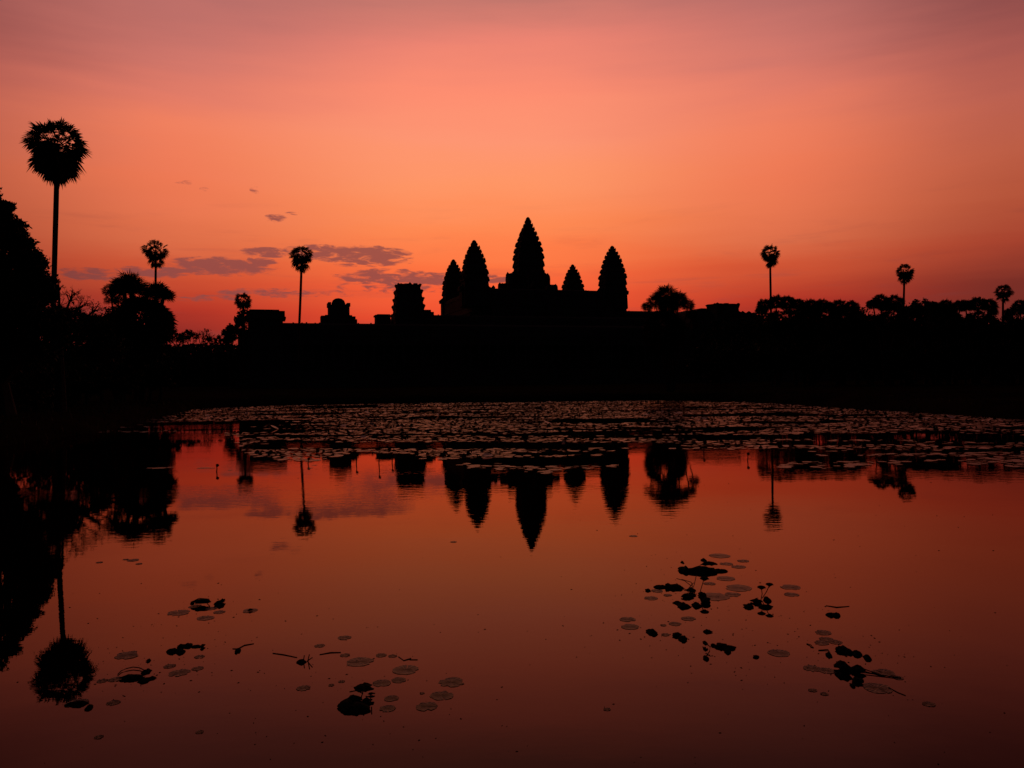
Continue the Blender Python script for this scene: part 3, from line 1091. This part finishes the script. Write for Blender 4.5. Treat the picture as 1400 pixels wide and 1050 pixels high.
# row of shrubs on the ground in front of them
for i in range(11):
    px = 968 + i * 44
    D = 101 - i * .8
    lbs = ['below the low broken tower', 'left of the widest bushy palm', 'under the widest bushy palm', 'under the rounded bushy palm', 'under the flat-topped bushy palm',
           'in the gap before the umbrella-shaped palm', 'under the umbrella-shaped palm', 'in the dip right of the umbrella-shaped palm', 'under the open-crowned palm',
           'left of the rightmost tall palm', 'at the right edge of the picture']
    shrub(D, px, 488 + rs.uniform(-4, 4), 24, 'dark shrub on the ground ' + lbs[i], G_SHR, 140 + i)

# far woodland closing the horizon: one mass
wd = MB()
rw = random.Random(9)
for i in range(34000):
    D = rw.uniform(285, 330)
    if rw.random() < .5:
        px = rw.uniform(-120, 330)
    else:
        px = rw.uniform(1010, 1560)
    x = (px - 700) / F * D
    hmax = 15 + 3.5 * vn(x * .05, D * .02) + 2 * vn(x * .2, 3)
    if px > 900:
        hmax += 3
    z = GZ + rw.random() ** .8 * hmax
    p = Vector((x, D, z))
    a = Vector((rw.gauss(0, 1), rw.gauss(0, 1), rw.gauss(0, 1))).normalized()
    b = a.orthogonal().normalized()
    L = rw.uniform(.6, 1.3) * (1.5 if z < hmax * .75 else .8)
    wd.add([p - a * L, p + b * L * .7, p + a * L, p - b * L * .7], [(0, 1, 2, 3)])
tag(wd.build('woodland', M_LEAF), 'far-off dark woodland behind the trees on both sides', 'woodland', kind='stuff')


# ------------------------------------------------------------------ water plants
def pad_verts(rx, rr, n=14, notch=True, tilt=0.0, curl=.0, ragged=.06):
    a0 = rr.uniform(0, 6.28)
    vs = [(0, 0, .004)]
    ring = []
    t_dir = rr.uniform(0, 6.28)
    for i in range(n):
        a = a0 + (.14 if notch else 0) + (2 * math.pi - (.28 if notch else 0)) * i / (n - 1 if notch else n)
        r_ = rx * (1 + rr.uniform(-ragged, ragged))
        x, y = r_ * math.cos(a), r_ * math.sin(a)
        z = .006 + tilt * (x * math.cos(t_dir) + y * math.sin(t_dir)) + abs(tilt) * rx + curl * rr.random() * rx
        ring.append((x, y, z))
    vs[0] = (0, 0, .005 + abs(tilt) * rx)
    vs += ring
    fs = [(0, i, i + 1) for i in range(1, n)]
    if not notch:
        fs.append((0, n, 1))
    return vs, fs


mat_edge = [(-60, 600), (60, 600), (150, 592), (190, 592), (250, 588), (300, 590), (318, 604), (335, 618), (390, 628), (450, 627), (500, 620), (545, 620), (590, 628), (640, 640),
            (720, 646), (800, 641), (900, 632), (945, 622), (980, 616), (1030, 622), (1090, 640), (1170, 642), (1225, 634), (1250, 628), (1300, 627), (1350, 634), (1400, 640), (1560, 640)]


def edge_y(px):
    for i in range(len(mat_edge) - 1):
        a, b = mat_edge[i], mat_edge[i + 1]
        if a[0] <= px <= b[0]:
            return a[1] + (b[1] - a[1]) * (px - a[0]) / (b[0] - a[0])
    return 600


def to_px(p):
    d = Vector((p[0], p[1], p[2] - CAM_H))
    dy = d.dot(fwd)
    return 700 + F * d.dot(right) / dy, 525 - F * d.dot(up) / dy


import bisect
# pond test by simple point in polygon
poly = [(p.x, p.y) for p in ring0[::2]]


def inside(x, y):
    c = False
    j = len(poly) - 1
    for i in range(len(poly)):
        xi, yi = poly[i]
        xj, yj = poly[j]
        if (yi > y) != (yj > y) and x < (xj - xi) * (y - yi) / (yj - yi) + xi:
            c = not c
        j = i
    return c


rp = random.Random(21)
placed = {}
cands = []
tries = 0
while tries < 85000:
    tries += 1
    x, y = rp.uniform(-22, 22), rp.uniform(14, 62)
    px, pyy = to_px((x, y, 0))
    if px < -150 or px > 1560:
        continue
    ey = edge_y(px) + 9 * vn(px * .035, 3.3) + 4 * vn(px * .11, 8)
    if pyy > ey:
        continue
    lim = (.02 if y < 24 else -.03) if y < 34 else -.08
    lim += .22 * vn(x * .05 + 9, y * .3, 1) + (.08 if px < 520 else 0)
    dn = vn(x * .13, y * .5, 2) + .6 * vn(x * .45, y * 1.3, 5) + rp.uniform(-.12, .12)
    if dn < lim:
        continue
    if px < 330 and rp.random() < .25 + .4 * (px < 200):
        continue
    if not inside(x, y):
        continue
    r_ = rp.choice((.04, .055, .07, .08, .095, .11, .135)) * rp.uniform(.85, 1.1)
    key = (int(x // .3), int(y // .3))
    ok = True
    for ax in (-1, 0, 1):
        for ay in (-1, 0, 1):
            for (qx, qy, qr) in placed.get((key[0] + ax, key[1] + ay), ()):
                if (qx - x) ** 2 + (qy - y) ** 2 < (qr + r_) ** 2 * .55:
                    ok = False
                    break
            if not ok:
                break
        if not ok:
            break
    if not ok:
        continue
    placed.setdefault(key, []).append((x, y, r_))
    vis = -5 < px < 1405
    cands.append((y if vis else 1e6 + y, x, y, r_, vis))
cands.sort()
NEAR = 215
mat_label = 'small round lily pad in the near fringe of the dense floating carpet'
G_MAT = 'lily pads in the near fringe of the floating carpet'
stuffmb = MB()
protos = []
for k in range(12):
    vs, fs = pad_verts(1.0, rp, 12, rp.random() < .8, 0, 0, .07)
    m = bpy.data.meshes.new('lily_pad')
    m.from_pydata([(v[0], v[1], v[2]) for v in vs], [], fs)
    m.materials.append(M_PAD)
    protos.append(m)
for idx, (_, x, y, r_, vis) in enumerate(cands):
    tl = rp.gauss(0, .035)
    ta = rp.uniform(0, 6.28)
    if idx < NEAR and vis:
        o = bpy.data.objects.new('lily_pad', protos[rp.randrange(12)])
        COL.objects.link(o)
        o.scale = (r_, r_, 1)
        o.location = (x, y, .003 + abs(tl) * r_)
        o.rotation_euler = (tl, rp.gauss(0, .03), ta)
        tag(o, mat_label, 'lily pad', G_MAT)
    else:
        if rp.random() < .07:
            tl *= 5
        vs, fs = pad_verts(r_, rp, 9, False, tl, .06 * (rp.random() < .3), .1)
        stuffmb.add([(vx + x, vy + y, vz) for vx, vy, vz in vs], fs)
# curled and upright leaves that break the flat carpet
for k in range(3000):
    c = cands[rp.randrange(NEAR, len(cands))]
    x, y = c[1] + rp.uniform(-.3, .3), c[2] + rp.uniform(-.3, .3)
    r_ = rp.uniform(.025, .09)
    a = rp.uniform(0, 6.28)
    h = rp.uniform(.01, .075)
    ca_, sa_ = math.cos(a), math.sin(a)
    stuffmb.add([(x - r_ * ca_, y - r_ * sa_, h * .3), (x + r_ * ca_, y + r_ * sa_, h * .2), (x + r_ * .8 * ca_, y + r_ * .8 * sa_, h), (x, y, h + r_ * .5), (x - r_ * .7 * ca_, y - r_ * .7 * sa_, h * 1.1)],
                [(0, 1, 2, 3, 4)])
tag(stuffmb.build('lily_carpet', M_PAD), 'dense carpet of floating lily pads covering the far half of the pond', 'lily pads', kind='stuff')
print('pads', len(cands))


# ---- foreground plants, each placed where it floats
def size_at(p, wpx):
    return wpx * p.y / F


def fpad(px, py, wpx, label, group=None, sub=False):
    p = on_water(px, py)
    r_ = size_at(p, wpx) / 2
    rr = random.Random(int(px * 7 + py))
    vs, fs = [], []
    n = 22
    a0 = rr.uniform(0, 6.28)
    vs.append((0, 0, .0016))
    rows = 3
    for j in range(1, rows + 1):
        for i in range(n):
            a = a0 + .05 + (2 * math.pi - .1) * i / (n - 1)
            q = r_ * j / rows * (1 + ((rr.uniform(-.05, .05) + .12 * vn(math.cos(a) * 2, math.sin(a) * 2, px) - (.25 if rr.random() < .07 else 0)) if j == rows else 0))
            z = .0016 + .0009 * vn(math.cos(a) * 3 + px, math.sin(a) * 3, j) + (.0012 * rr.random() if j == rows else 0)
            vs.append((q * math.cos(a), q * math.sin(a), max(.0008, z)))
    for i in range(1, n):
        fs.append((0, i, i + 1))
    for j in range(rows - 1):
        for i in range(n - 1):
            a = 1 + j * n + i
            fs.append((a, a + n, a + n + 1, a + 1))
    mb = MB()
    mb.add(vs, fs)
    o = mb.build('lily_pad', M_PADV, None, loc=(p.x, p.y, 0))
    tag(o, label, 'lily pad', group)
    return o


def crumple(mb, c, rx, ry, rz, rr, n=17, m=5, amp=.34):
    """a withered, folded leaf: uneven thin cup"""
    sd = rr.uniform(0, 50)
    vs = []
    top = []
    for j in range(m + 1):
        t = j / m
        for i in range(n):
            a = 2 * math.pi * i / n
            q = t * (1 + amp * vn(math.cos(a) * 1.8 + sd, math.sin(a) * 1.8, 0) * 2 + (.22 * vn(math.cos(a) * 6, math.sin(a) * 6, sd) if j == m else 0))
            x, y = rx * q * math.cos(a), ry * q * math.sin(a)
            z = rz * (.9 * (1 - t * t) + amp * 1.3 * vn(math.cos(a) * 2.2 * t, math.sin(a) * 2.2 * t + sd, 7))
            vs.append((c[0] + x, c[1] + y, c[2] + z))
    fs = []
    for j in range(m):
        for i in range(n):
            i2 = (i + 1) % n
            fs.append((j * n + i, (j + 1) * n + i, (j + 1) * n + i2, j * n + i2))
    mb.add(vs, fs)
    # underside, a finger's breadth below, closing the folded mass
    vs2 = [(v[0] * 1.0, v[1], v[2] - rz * .35 * (1 - k_ / len(vs)) - .002) for k_, v in enumerate(vs)]
    mb.add(vs2, [tuple(reversed(f)) for f in fs])


def dead_plant(px, py, leaves, stems, label, group='withered lotus clumps in the near water', name='lotus_plant', heads=()):
    """leaves: (px, py, width px, height px, lift px); stems: lists of (px, py, height m); heads likewise"""
    b = on_water(px, py)
    root = empty(name, b)
    rr = random.Random(int(px * 3 + py * 5))
    for (lx, ly, w, h, lift) in leaves:
        p = on_water(lx, ly + lift + h * .4)
        s = p.y / F
        z = lift * s
        mb = MB()
        crumple(mb, (0, 0, 0), w * s / 2, max(h * s * 1.2, w * s * .3), max(.004, h * s * .55), rr)
        mb.build('leaf', M_LOTUS, root, smooth=True, loc=(p.x - b.x, p.y - b.y, z + .004))
    for st in stems:
        pts = []
        for (sx, sy, hz) in st:
            if name == 'floating_twig':
                hz = hz * .25
            d = ray(sx, sy)
            t = (hz - CAM_H) / d.z
            pts.append(Vector((d.x * t, d.y * t, hz)) - b)
        mb = MB()
        mb.tube(pts, [.0032] * len(pts), 5)
        mb.build('stem', M_STEM, root)
    for (hx_, hy_, w, hz) in heads:
        d = ray(hx_, hy_)
        t = (hz - CAM_H) / d.z
        p = Vector((d.x * t, d.y * t, hz)) - b
        s = d.y * t / F
        mb = MB()
        r_ = w * s / 2
        # drooping lobed head
        mb.tube([p + Vector((0, 0, -r_ * .5)), p, p + Vector((0, 0, r_ * .25)), p + Vector((0, 0, r_ * .4))], [r_ * .15, r_, r_ * .75, r_ * .15], 9)
        for q in range(9):
            a = q * .7
            e = p + Vector((math.cos(a) * r_ * 1.15, math.sin(a) * r_ * 1.15, -r_ * .3 * rr.random()))
            mb.add([p + Vector((math.cos(a - .3) * r_ * .6, math.sin(a - .3) * r_ * .6, 0)), e, p + Vector((math.cos(a + .3) * r_ * .6, math.sin(a + .3) * r_ * .6, r_ * .1))], [(0, 1, 2)])
        mb.build('flower_head', M_LOTUS, root)
    tag(root, label, 'lotus plant', group)
    return root


# right-of-centre cluster
PADS = [
    (984, 760, 28, 'wide lily pad behind the big raised leaf of the right cluster'), (1016, 767, 16, 'small lily pad far right behind the big raised leaf'),
    (993, 771, 18, 'lily pad just right of the big raised leaf tip'), (1010, 775, 20, 'narrow lily pad in the upper row right of the raised leaf'),
    (992, 791, 26, 'lily pad alone in the open gap right of the tall seed head'), (898, 808, 17, 'small lily pad left of the right cluster, upper of two'),
    (890, 818, 19, 'small lily pad left of the right cluster, lower of two'), (913, 814, 12, 'tiny lily pad left of the bent stems'),
    (970, 798, 16, 'lily pad touching the stem of the tall seed head'), (976, 816, 40, 'wide torn lily pad right below the tall seed head'),
    (1002, 813, 22, 'lily pad in the middle row between the two leaf clumps'), (1010, 804, 36, 'wide rumpled lily pad left of the twin seed heads'),
    (1081, 803, 28, 'clean oval lily pad right of the twin seed heads'), (1082, 813, 20, 'thin lily pad just below the clean oval one'),
    (858, 847, 22, 'upper of two pads at the left end of the lower row'), (861, 857, 25, 'lower of two pads at the left end of the lower row'),
    (923, 853, 17, 'round lily pad above the tilted dead leaf'), (941, 846, 20, 'thin lily pad alone above the lower row'), (907, 855, 9, 'tiny lily pad between the oval dead leaf and the round pad'),
    (1065, 893, 30, 'thin lily pad between the lower row and the lower right clump'), (910, 868, 12, 'sliver of a pad beside the tilted dead leaf'),
    (1110, 914, 24, 'brown lily pad at the left end of the long fallen stem'), (1130, 917, 22, 'lily pad on the long fallen stem left of the clump'),
    (1125, 865, 22, 'uppermost lily pad over the lower right clump'), (1130, 874, 19, 'second lily pad over the lower right clump'), (1123, 879, 20, 'third lily pad down over the lower right clump'),
    (1142, 878, 18, 'dark lily pad touching the black folded leaf lower right'), (1208, 920, 30, 'lily pad right of the lower right clump'), (1228, 927, 14, 'small pad at the right end of the long fallen stem'),
    (1200, 941, 38, 'largest lily pad at lower right, with a thin stem trailing'), (1127, 949, 11, 'tiny dark pad below left of the lower right clump'), (1111, 944, 12, 'faint pad at lower right, left of a tiny one'),
    # left clusters
    (267, 829, 18, 'lily pad under the arched dead leaf on the left'), (289, 832, 15, 'lily pad under the curled stem on the left'), (244, 838, 29, 'wide lily pad left of the arched dead leaf'),
    (300, 837, 16, 'lily pad right end of the arched leaf group'), (281, 845, 23, 'oval lily pad lowest in the arched leaf group'), (342, 835, 20, 'lone pad with a raised bud right of the arched leaf group'),
    (273, 898, 14, 'thin pad under the black bead-like leaves'), (232, 911, 16, 'thin pad left above the faint wide pad'), (245, 920, 28, 'faint wide pad below the bead-like leaves'),
    (270, 914, 16, 'small dark pad right of the faint wide pad'), (174, 896, 33, 'clean wide pad above the looped stem on the left'), (158, 929, 18, 'ragged pad at the left end of the looped stem'),
    (140, 931, 15, 'small dark pad left of the looped stem'),
    # bottom centre cluster
    (471, 872, 18, 'dark oval pad, topmost of the bottom centre group'), (437, 883, 14, 'small pad left of the topmost oval pad'), (472, 896, 14, 'small pad at the end of the broken stick'),
    (492, 905, 36, 'large veined pad left, above the big black leaf'), (521, 896, 15, 'small pad upper right of the large veined one'), (537, 897, 12, 'tiny pad beside a small one, upper middle'),
    (555, 916, 36, 'large veined pad right of the tall black leaf'), (522, 934, 25, 'pad touching the tall black leaf on its right'), (545, 930, 20, 'thin dark pad just left under the large veined pad'),
    (617, 933, 35, 'large dark-rimmed pad at the right end of the group'), (604, 951, 32, 'mottled pad below the dark-rimmed one'), (583, 966, 30, 'faint ragged pad lowest right of the group'),
    (577, 948, 7, 'tiny pad left of the mottled one'), (535, 955, 20, 'faint submerged-looking pad in the middle of the group'), (530, 969, 22, 'thin pad right of the big black leaf foot'),
    (415, 941, 19, 'thin pad left of the big black leaf'), (467, 932, 9, 'tiny pad over the big black leaf'), (453, 937, 8, 'tiny pad left over the big black leaf'),
    (105, 962, 30, 'thin dark pad below the reflected palm crown'), (155, 961, 18, 'ragged pad right of the reflected palm crown'), (172, 765, 8, 'tiny pad in the upper left open water'),
    (182, 766, 16, 'thin pad in the upper left open water'), (190, 771, 9, 'tiny pad below the thin one, upper left'), (136, 769, 9, 'tiny lone pad near the reflected bushy palm'),
    (866, 733, 12, 'tiny lone pad below the reflected right front tower'), (620, 741, 9, 'tiny lone pad below the reflected left front tower'), (830, 970, 10, 'tiny lone pad in the open water at bottom centre right'),
    (1270, 963, 17, 'lone ragged pad near the bottom right corner'), (135, 1008, 12, 'small scrap of a pad in the bottom left water'), (273, 1001, 11, 'small scrap of a pad at the bottom, left of centre')]
for (px, py, w, lb) in PADS:
    fpad(px, py, w, lb, 'scattered lily pads in the near water')

dead_plant(958, 815, [(960, 776, 40, 11, 1), (936, 776, 16, 9, 1), (968, 769, 22, 8, 3), (984, 779, 22, 5, 0), (948, 779, 22, 6, 0), (962, 765, 9, 6, 4), (933, 768, 4, 6, 4)],
           [[(952, 787, .075), (949, 800, .045), (944, 812, .0)], [(932, 792, .03), (945, 796, .05), (948, 806, .02), (953, 820, -.01)], [(948, 797, .05), (940, 806, .0)]],
           'largest black raised leaf on a bent stem, top of the right cluster')
dead_plant(912, 803, [(921, 800, 17, 7, 1), (903, 801, 16, 5, 0), (913, 799, 9, 6, 2), (929, 802, 10, 6, 0)], [], 'row of black crumpled leaves left of the bent stems')
dead_plant(886, 806, [(886, 806, 8, 4, 0)], [], 'tiny black leaf at the far left of the right cluster')
dead_plant(960, 815, [(960, 811, 10, 7, 1), (965, 818, 12, 4, 0)], [[(962, 793, .13), (960, 800, .09), (957, 810, .0)]],
           'seed head standing on a thin stem over dark leaves', heads=[(963, 791, 13, .13)])
dead_plant(945, 812, [(945, 805, 10, 8, 2), (940, 813, 17, 6, 1)], [[(925, 791, .02), (936, 794, .04), (945, 801, .02)]], 'pair of small black leaves at the crossing of bent stems')
dead_plant(933, 826, [(934, 826, 18, 8, 0), (926, 823, 12, 4, 0)], [], 'small black leaf hanging below the right cluster, left one')
dead_plant(953, 825, [(952, 825, 14, 8, 0), (965, 821, 12, 8, 1)], [], 'small black leaves hanging below the right cluster, right pair')
dead_plant(1041, 820, [(1024, 827, 14, 7, 0), (1034, 820, 13, 7, 1), (1049, 818, 9, 8, 0), (1047, 828, 19, 6, 0)],
           [[(1041, 804, .1), (1042, 812, .05), (1040, 822, .0)], [(1052, 800, .12), (1048, 809, .07), (1042, 818, .01)]],
           'twin seed heads leaning above a black leaf clump', heads=[(1041, 803, 12, .1), (1052, 799, 11, .12)])
dead_plant(891, 862, [(891, 862, 17, 8, 0)], [], 'single black oval leaf in the lower left of the right cluster')
dead_plant(930, 869, [(926, 866, 13, 5, 1), (934, 871, 12, 8, 0)], [], 'tilted black leaf right of the oval one')
dead_plant(967, 862, [(967, 862, 12, 5, 0)], [], 'small pointed black leaf alone above the long dead leaf')
dead_plant(988, 884, [(986, 881, 20, 8, 0), (995, 884, 22, 6, 0), (975, 881, 8, 4, 0), (995, 889, 8, 6, 0)], [], 'long ragged black leaf in the lower row')
dead_plant(968, 888, [(964, 878, 6, 6, 3), (965, 898, 7, 6, 0)], [[(965, 880, .03), (971, 884, .03), (970, 891, .01), (966, 896, 0)]], 'hooked stem with a knob at each end, left of the long ragged leaf')
dead_plant(1034, 897, [(1034, 897, 8, 4, 0)], [], 'tiny black scrap between the lower row and the lower right clump')
dead_plant(1140, 839, [(1136, 839, 12, 6, 0), (1144, 839, 10, 7, 0)], [], 'black bow-shaped leaf above the lower right clump')
dead_plant(1144, 829, [], [[(1129, 828, .004), (1144, 830, .012), (1161, 829, .004)]], 'thin floating twig above the bow-shaped leaf', name='floating_twig')
dead_plant(1160, 890, [(1152, 885, 17, 9, 1), (1161, 890, 14, 7, 0), (1171, 891, 13, 9, 0)], [], 'black folded double leaf in the lower right clump')
dead_plant(1187, 898, [(1187, 898, 10, 7, 0)], [], 'small black round leaf right of the folded double leaf')
dead_plant(1133, 893, [(1133, 894, 8, 6, 0)], [[(1119, 889, .002), (1132, 888, .004), (1135, 893, .002)]], 'hooked twig with a dark knob, lower right')
dead_plant(1110, 884, [], [[(1103, 880, .01), (1109, 882, .02), (1112, 885, .01), (1108, 885, .002)]], 'tiny curled twig left of the lower right pads', name='floating_twig')
dead_plant(1160, 918, [(1153, 907, 19, 15, 4), (1174, 912, 17, 10, 3), (1163, 914, 14, 6, 1), (1149, 921, 11, 8, 0)],
           [[(1140, 916, .005), (1160, 917, .01), (1185, 920, .006), (1232, 927, .003)], [(1165, 921, .005), (1182, 915, .006), (1205, 923, .003)]],
           'large black raised clump with long fallen stem, lower right')
dead_plant(1171, 930, [(1171, 928, 12, 8, 1), (1176, 929, 10, 4, 0), (1166, 936, 5, 5, 0)], [], 'black triangular leaf at the bottom of the lower right clump')
dead_plant(1228, 948, [], [[(1215, 940, .004), (1228, 947, .004), (1238, 951, .002)]], 'thin stem trailing from the largest lower right pad', name='floating_twig')
dead_plant(276, 826, [(276, 820, 25, 7, 4), (263, 824, 5, 3, 0)], [[(281, 822, .03), (284, 826, .02), (287, 829, 0)], [(264, 822, .015), (272, 818, .035), (286, 819, .03)]],
           'arched black dead leaf on the left, in open water')
dead_plant(300, 824, [(299, 823, 13, 7, 1), (304, 820, 6, 6, 2)], [], 'black bird-shaped dead leaf right of the arched one')
dead_plant(342, 834, [(342, 833, 6, 3, 1)], [], 'small bud on the lone pad right of the arched leaf group')
dead_plant(248, 887, [(236, 888, 13, 7, 0), (248, 882, 12, 6, 0), (257, 881, 11, 6, 0), (247, 889, 10, 7, 0), (268, 883, 14, 3, 0), (277, 882, 5, 5, 1)], [], 'string of black bead-like leaves on the left')
dead_plant(326, 888, [(325, 888, 7, 6, 0)], [[(318, 887, .004), (325, 887, .01), (334, 882, .01), (347, 880, .004)]], 'forked twig floating right of the bead-like leaves', name='floating_twig')
dead_plant(390, 896, [], [[(373, 893, .006), (388, 895, .008), (406, 899, .003)]], 'straight floating stick left of the bottom centre group', name='floating_twig')
dead_plant(450, 893, [], [[(437, 895, .004), (452, 892, .01), (466, 892, .005)]], 'broken floating stick below the small oval pads', name='floating_twig')
dead_plant(548, 902, [], [[(545, 898, .004), (552, 903, .005), (562, 900, .01)], [(560, 902, .004), (571, 902, .004)]], 'zigzag twig above the right veined pad', name='floating_twig')
dead_plant(417, 903, [(412, 903, 12, 6, 0)], [[(415, 904, 0), (416, 896, .04)], [(421, 903, 0), (423, 895, .045)], [(420, 904, 0), (427, 899, .03)]], 'little tuft of upright shoots left of the large veined pad')
dead_plant(490, 960, [(474, 960, 28, 13, 1), (490, 964, 28, 14, 0), (481, 967, 26, 10, 0), (497, 937, 23, 12, 9), (484, 953, 20, 8, 4), (507, 948, 10, 3, 1)],
           [[(497, 942, .07), (495, 950, .05), (492, 958, .01)], [(478, 946, .02), (488, 944, .03), (496, 948, .03)], [(500, 952, .02), (507, 953, .01), (505, 960, .0)], [(508, 966, .02), (508, 972, 0)]],
           'large black drooping leaf rearing up, bottom centre')
dead_plant(186, 925, [(180, 924, 30, 6, 1), (200, 917, 12, 9, 4), (196, 929, 13, 6, 0), (208, 926, 9, 4, 0)],
           [[(161, 922, .004), (166, 917, .006), (173, 914, .008), (182, 912, .009), (191, 913, .009), (197, 916, .007), (200, 920, .004)]], 'black leaf under a looped stem on the left')
dead_plant(112, 962, [(108, 960, 22, 7, 0), (122, 965, 9, 7, 0), (96, 962, 12, 4, 0)], [], 'black leaf below the reflected palm crown at bottom left')
dead_plant(203, 902, [(203, 902, 5, 4, 0)], [], 'tiny black knob above the looped stem')

# row of small floating leaves and dry stalks near the carpet
for i, (px, py, w, lb) in enumerate([(205, 640, 10, 'tiny floating leaf at the left end of the thin row'), (218, 640, 20, 'longest floating leaf, left part of the thin row'), (233, 639, 10, 'tiny floating leaf left of the row gap'),
                                     (278, 640, 16, 'floating leaf in the middle of the thin row'), (289, 640, 10, 'small floating leaf right of the middle one'), (315, 643, 6, 'speck of leaf near the right end of the row'),
                                     (424, 640, 8, 'small floating scrap left of the dry stalks'), (430, 636, 8, 'small floating scrap under the gallery reflection')]):
    fpad(px, py, w, lb, 'thin row of small floating leaves at left')
for i, (px, py, h, lb) in enumerate([(296, 645, .10, 'short dry stalk beside the thin row of leaves'), (487, 634, .16, 'left dry stalk at the edge of the carpet'), (518, 633, .28, 'tallest dry stalk with drooping bud at the carpet edge'),
                                     (536, 633, .14, 'short dry stalk right of the tallest one'), (962, 617, .2, 'dry stalk standing before the bushy palm reflection'), (1022, 630, .12, 'dry stalk left of the right hand carpet edge'),
                                     (421, 634, .08, 'bent dry stalk below the gallery reflection')]):
    b = on_water(px, py)
    root = empty('dry_stalk', b)
    mb = MB()
    mb.tube([(0, 0, -.02), (.01, 0, h * .6), (.005, 0, h)], [.012, .01, .008], 5)
    mb.build('stem', M_STEM, root)
    mb = MB()
    mb.tube([(.005, 0, h - .01), (.02, 0, h + .03), (.03, 0, h + .05)], [.012, .035, .008], 7)
    mb.build('seed_head', M_LOTUS, root)
    tag(root, lb, 'stalk', 'dry lotus stalks')

# specks of seed husk and leaf crumbs drifting on the open water
db = MB()
rd = random.Random(404)
anchors = [(960, 810), (1150, 900), (280, 835), (500, 930), (250, 900), (900, 860), (1050, 870), (180, 925)]
for i in range(620):
    if rd.random() < .6:
        ax, ay = rd.choice(anchors)
        px, py2 = rd.gauss(ax, 75), rd.gauss(ay, 26)
    else:
        px, py2 = rd.uniform(60, 1390), rd.uniform(650, 1045)
    if py2 < 648 or py2 > 1048:
        continue
    p = on_water(px, py2)
    r_ = rd.choice((.002, .003, .004, .006)) * (p.y / 5) ** .5
    a = rd.uniform(0, 6.28)
    q = rd.uniform(.3, 1)
    cx, sy = math.cos(a) * r_ * 1.6, math.sin(a) * r_ * 1.6
    ex, ey_ = -math.sin(a) * r_ * q, math.cos(a) * r_ * q
    db.add([(p.x - cx, p.y - sy, .001), (p.x + ex, p.y + ey_, .001), (p.x + cx, p.y + sy, .001), (p.x - ex, p.y - ey_, .001), (p.x, p.y, .001 + r_ * .5)],
           [(0, 3, 4), (3, 2, 4), (2, 1, 4), (1, 0, 4)])
tag(db.build('floating_debris', M_LOTUS), 'tiny dark specks of plant debris drifting on the open water', 'debris', kind='stuff')
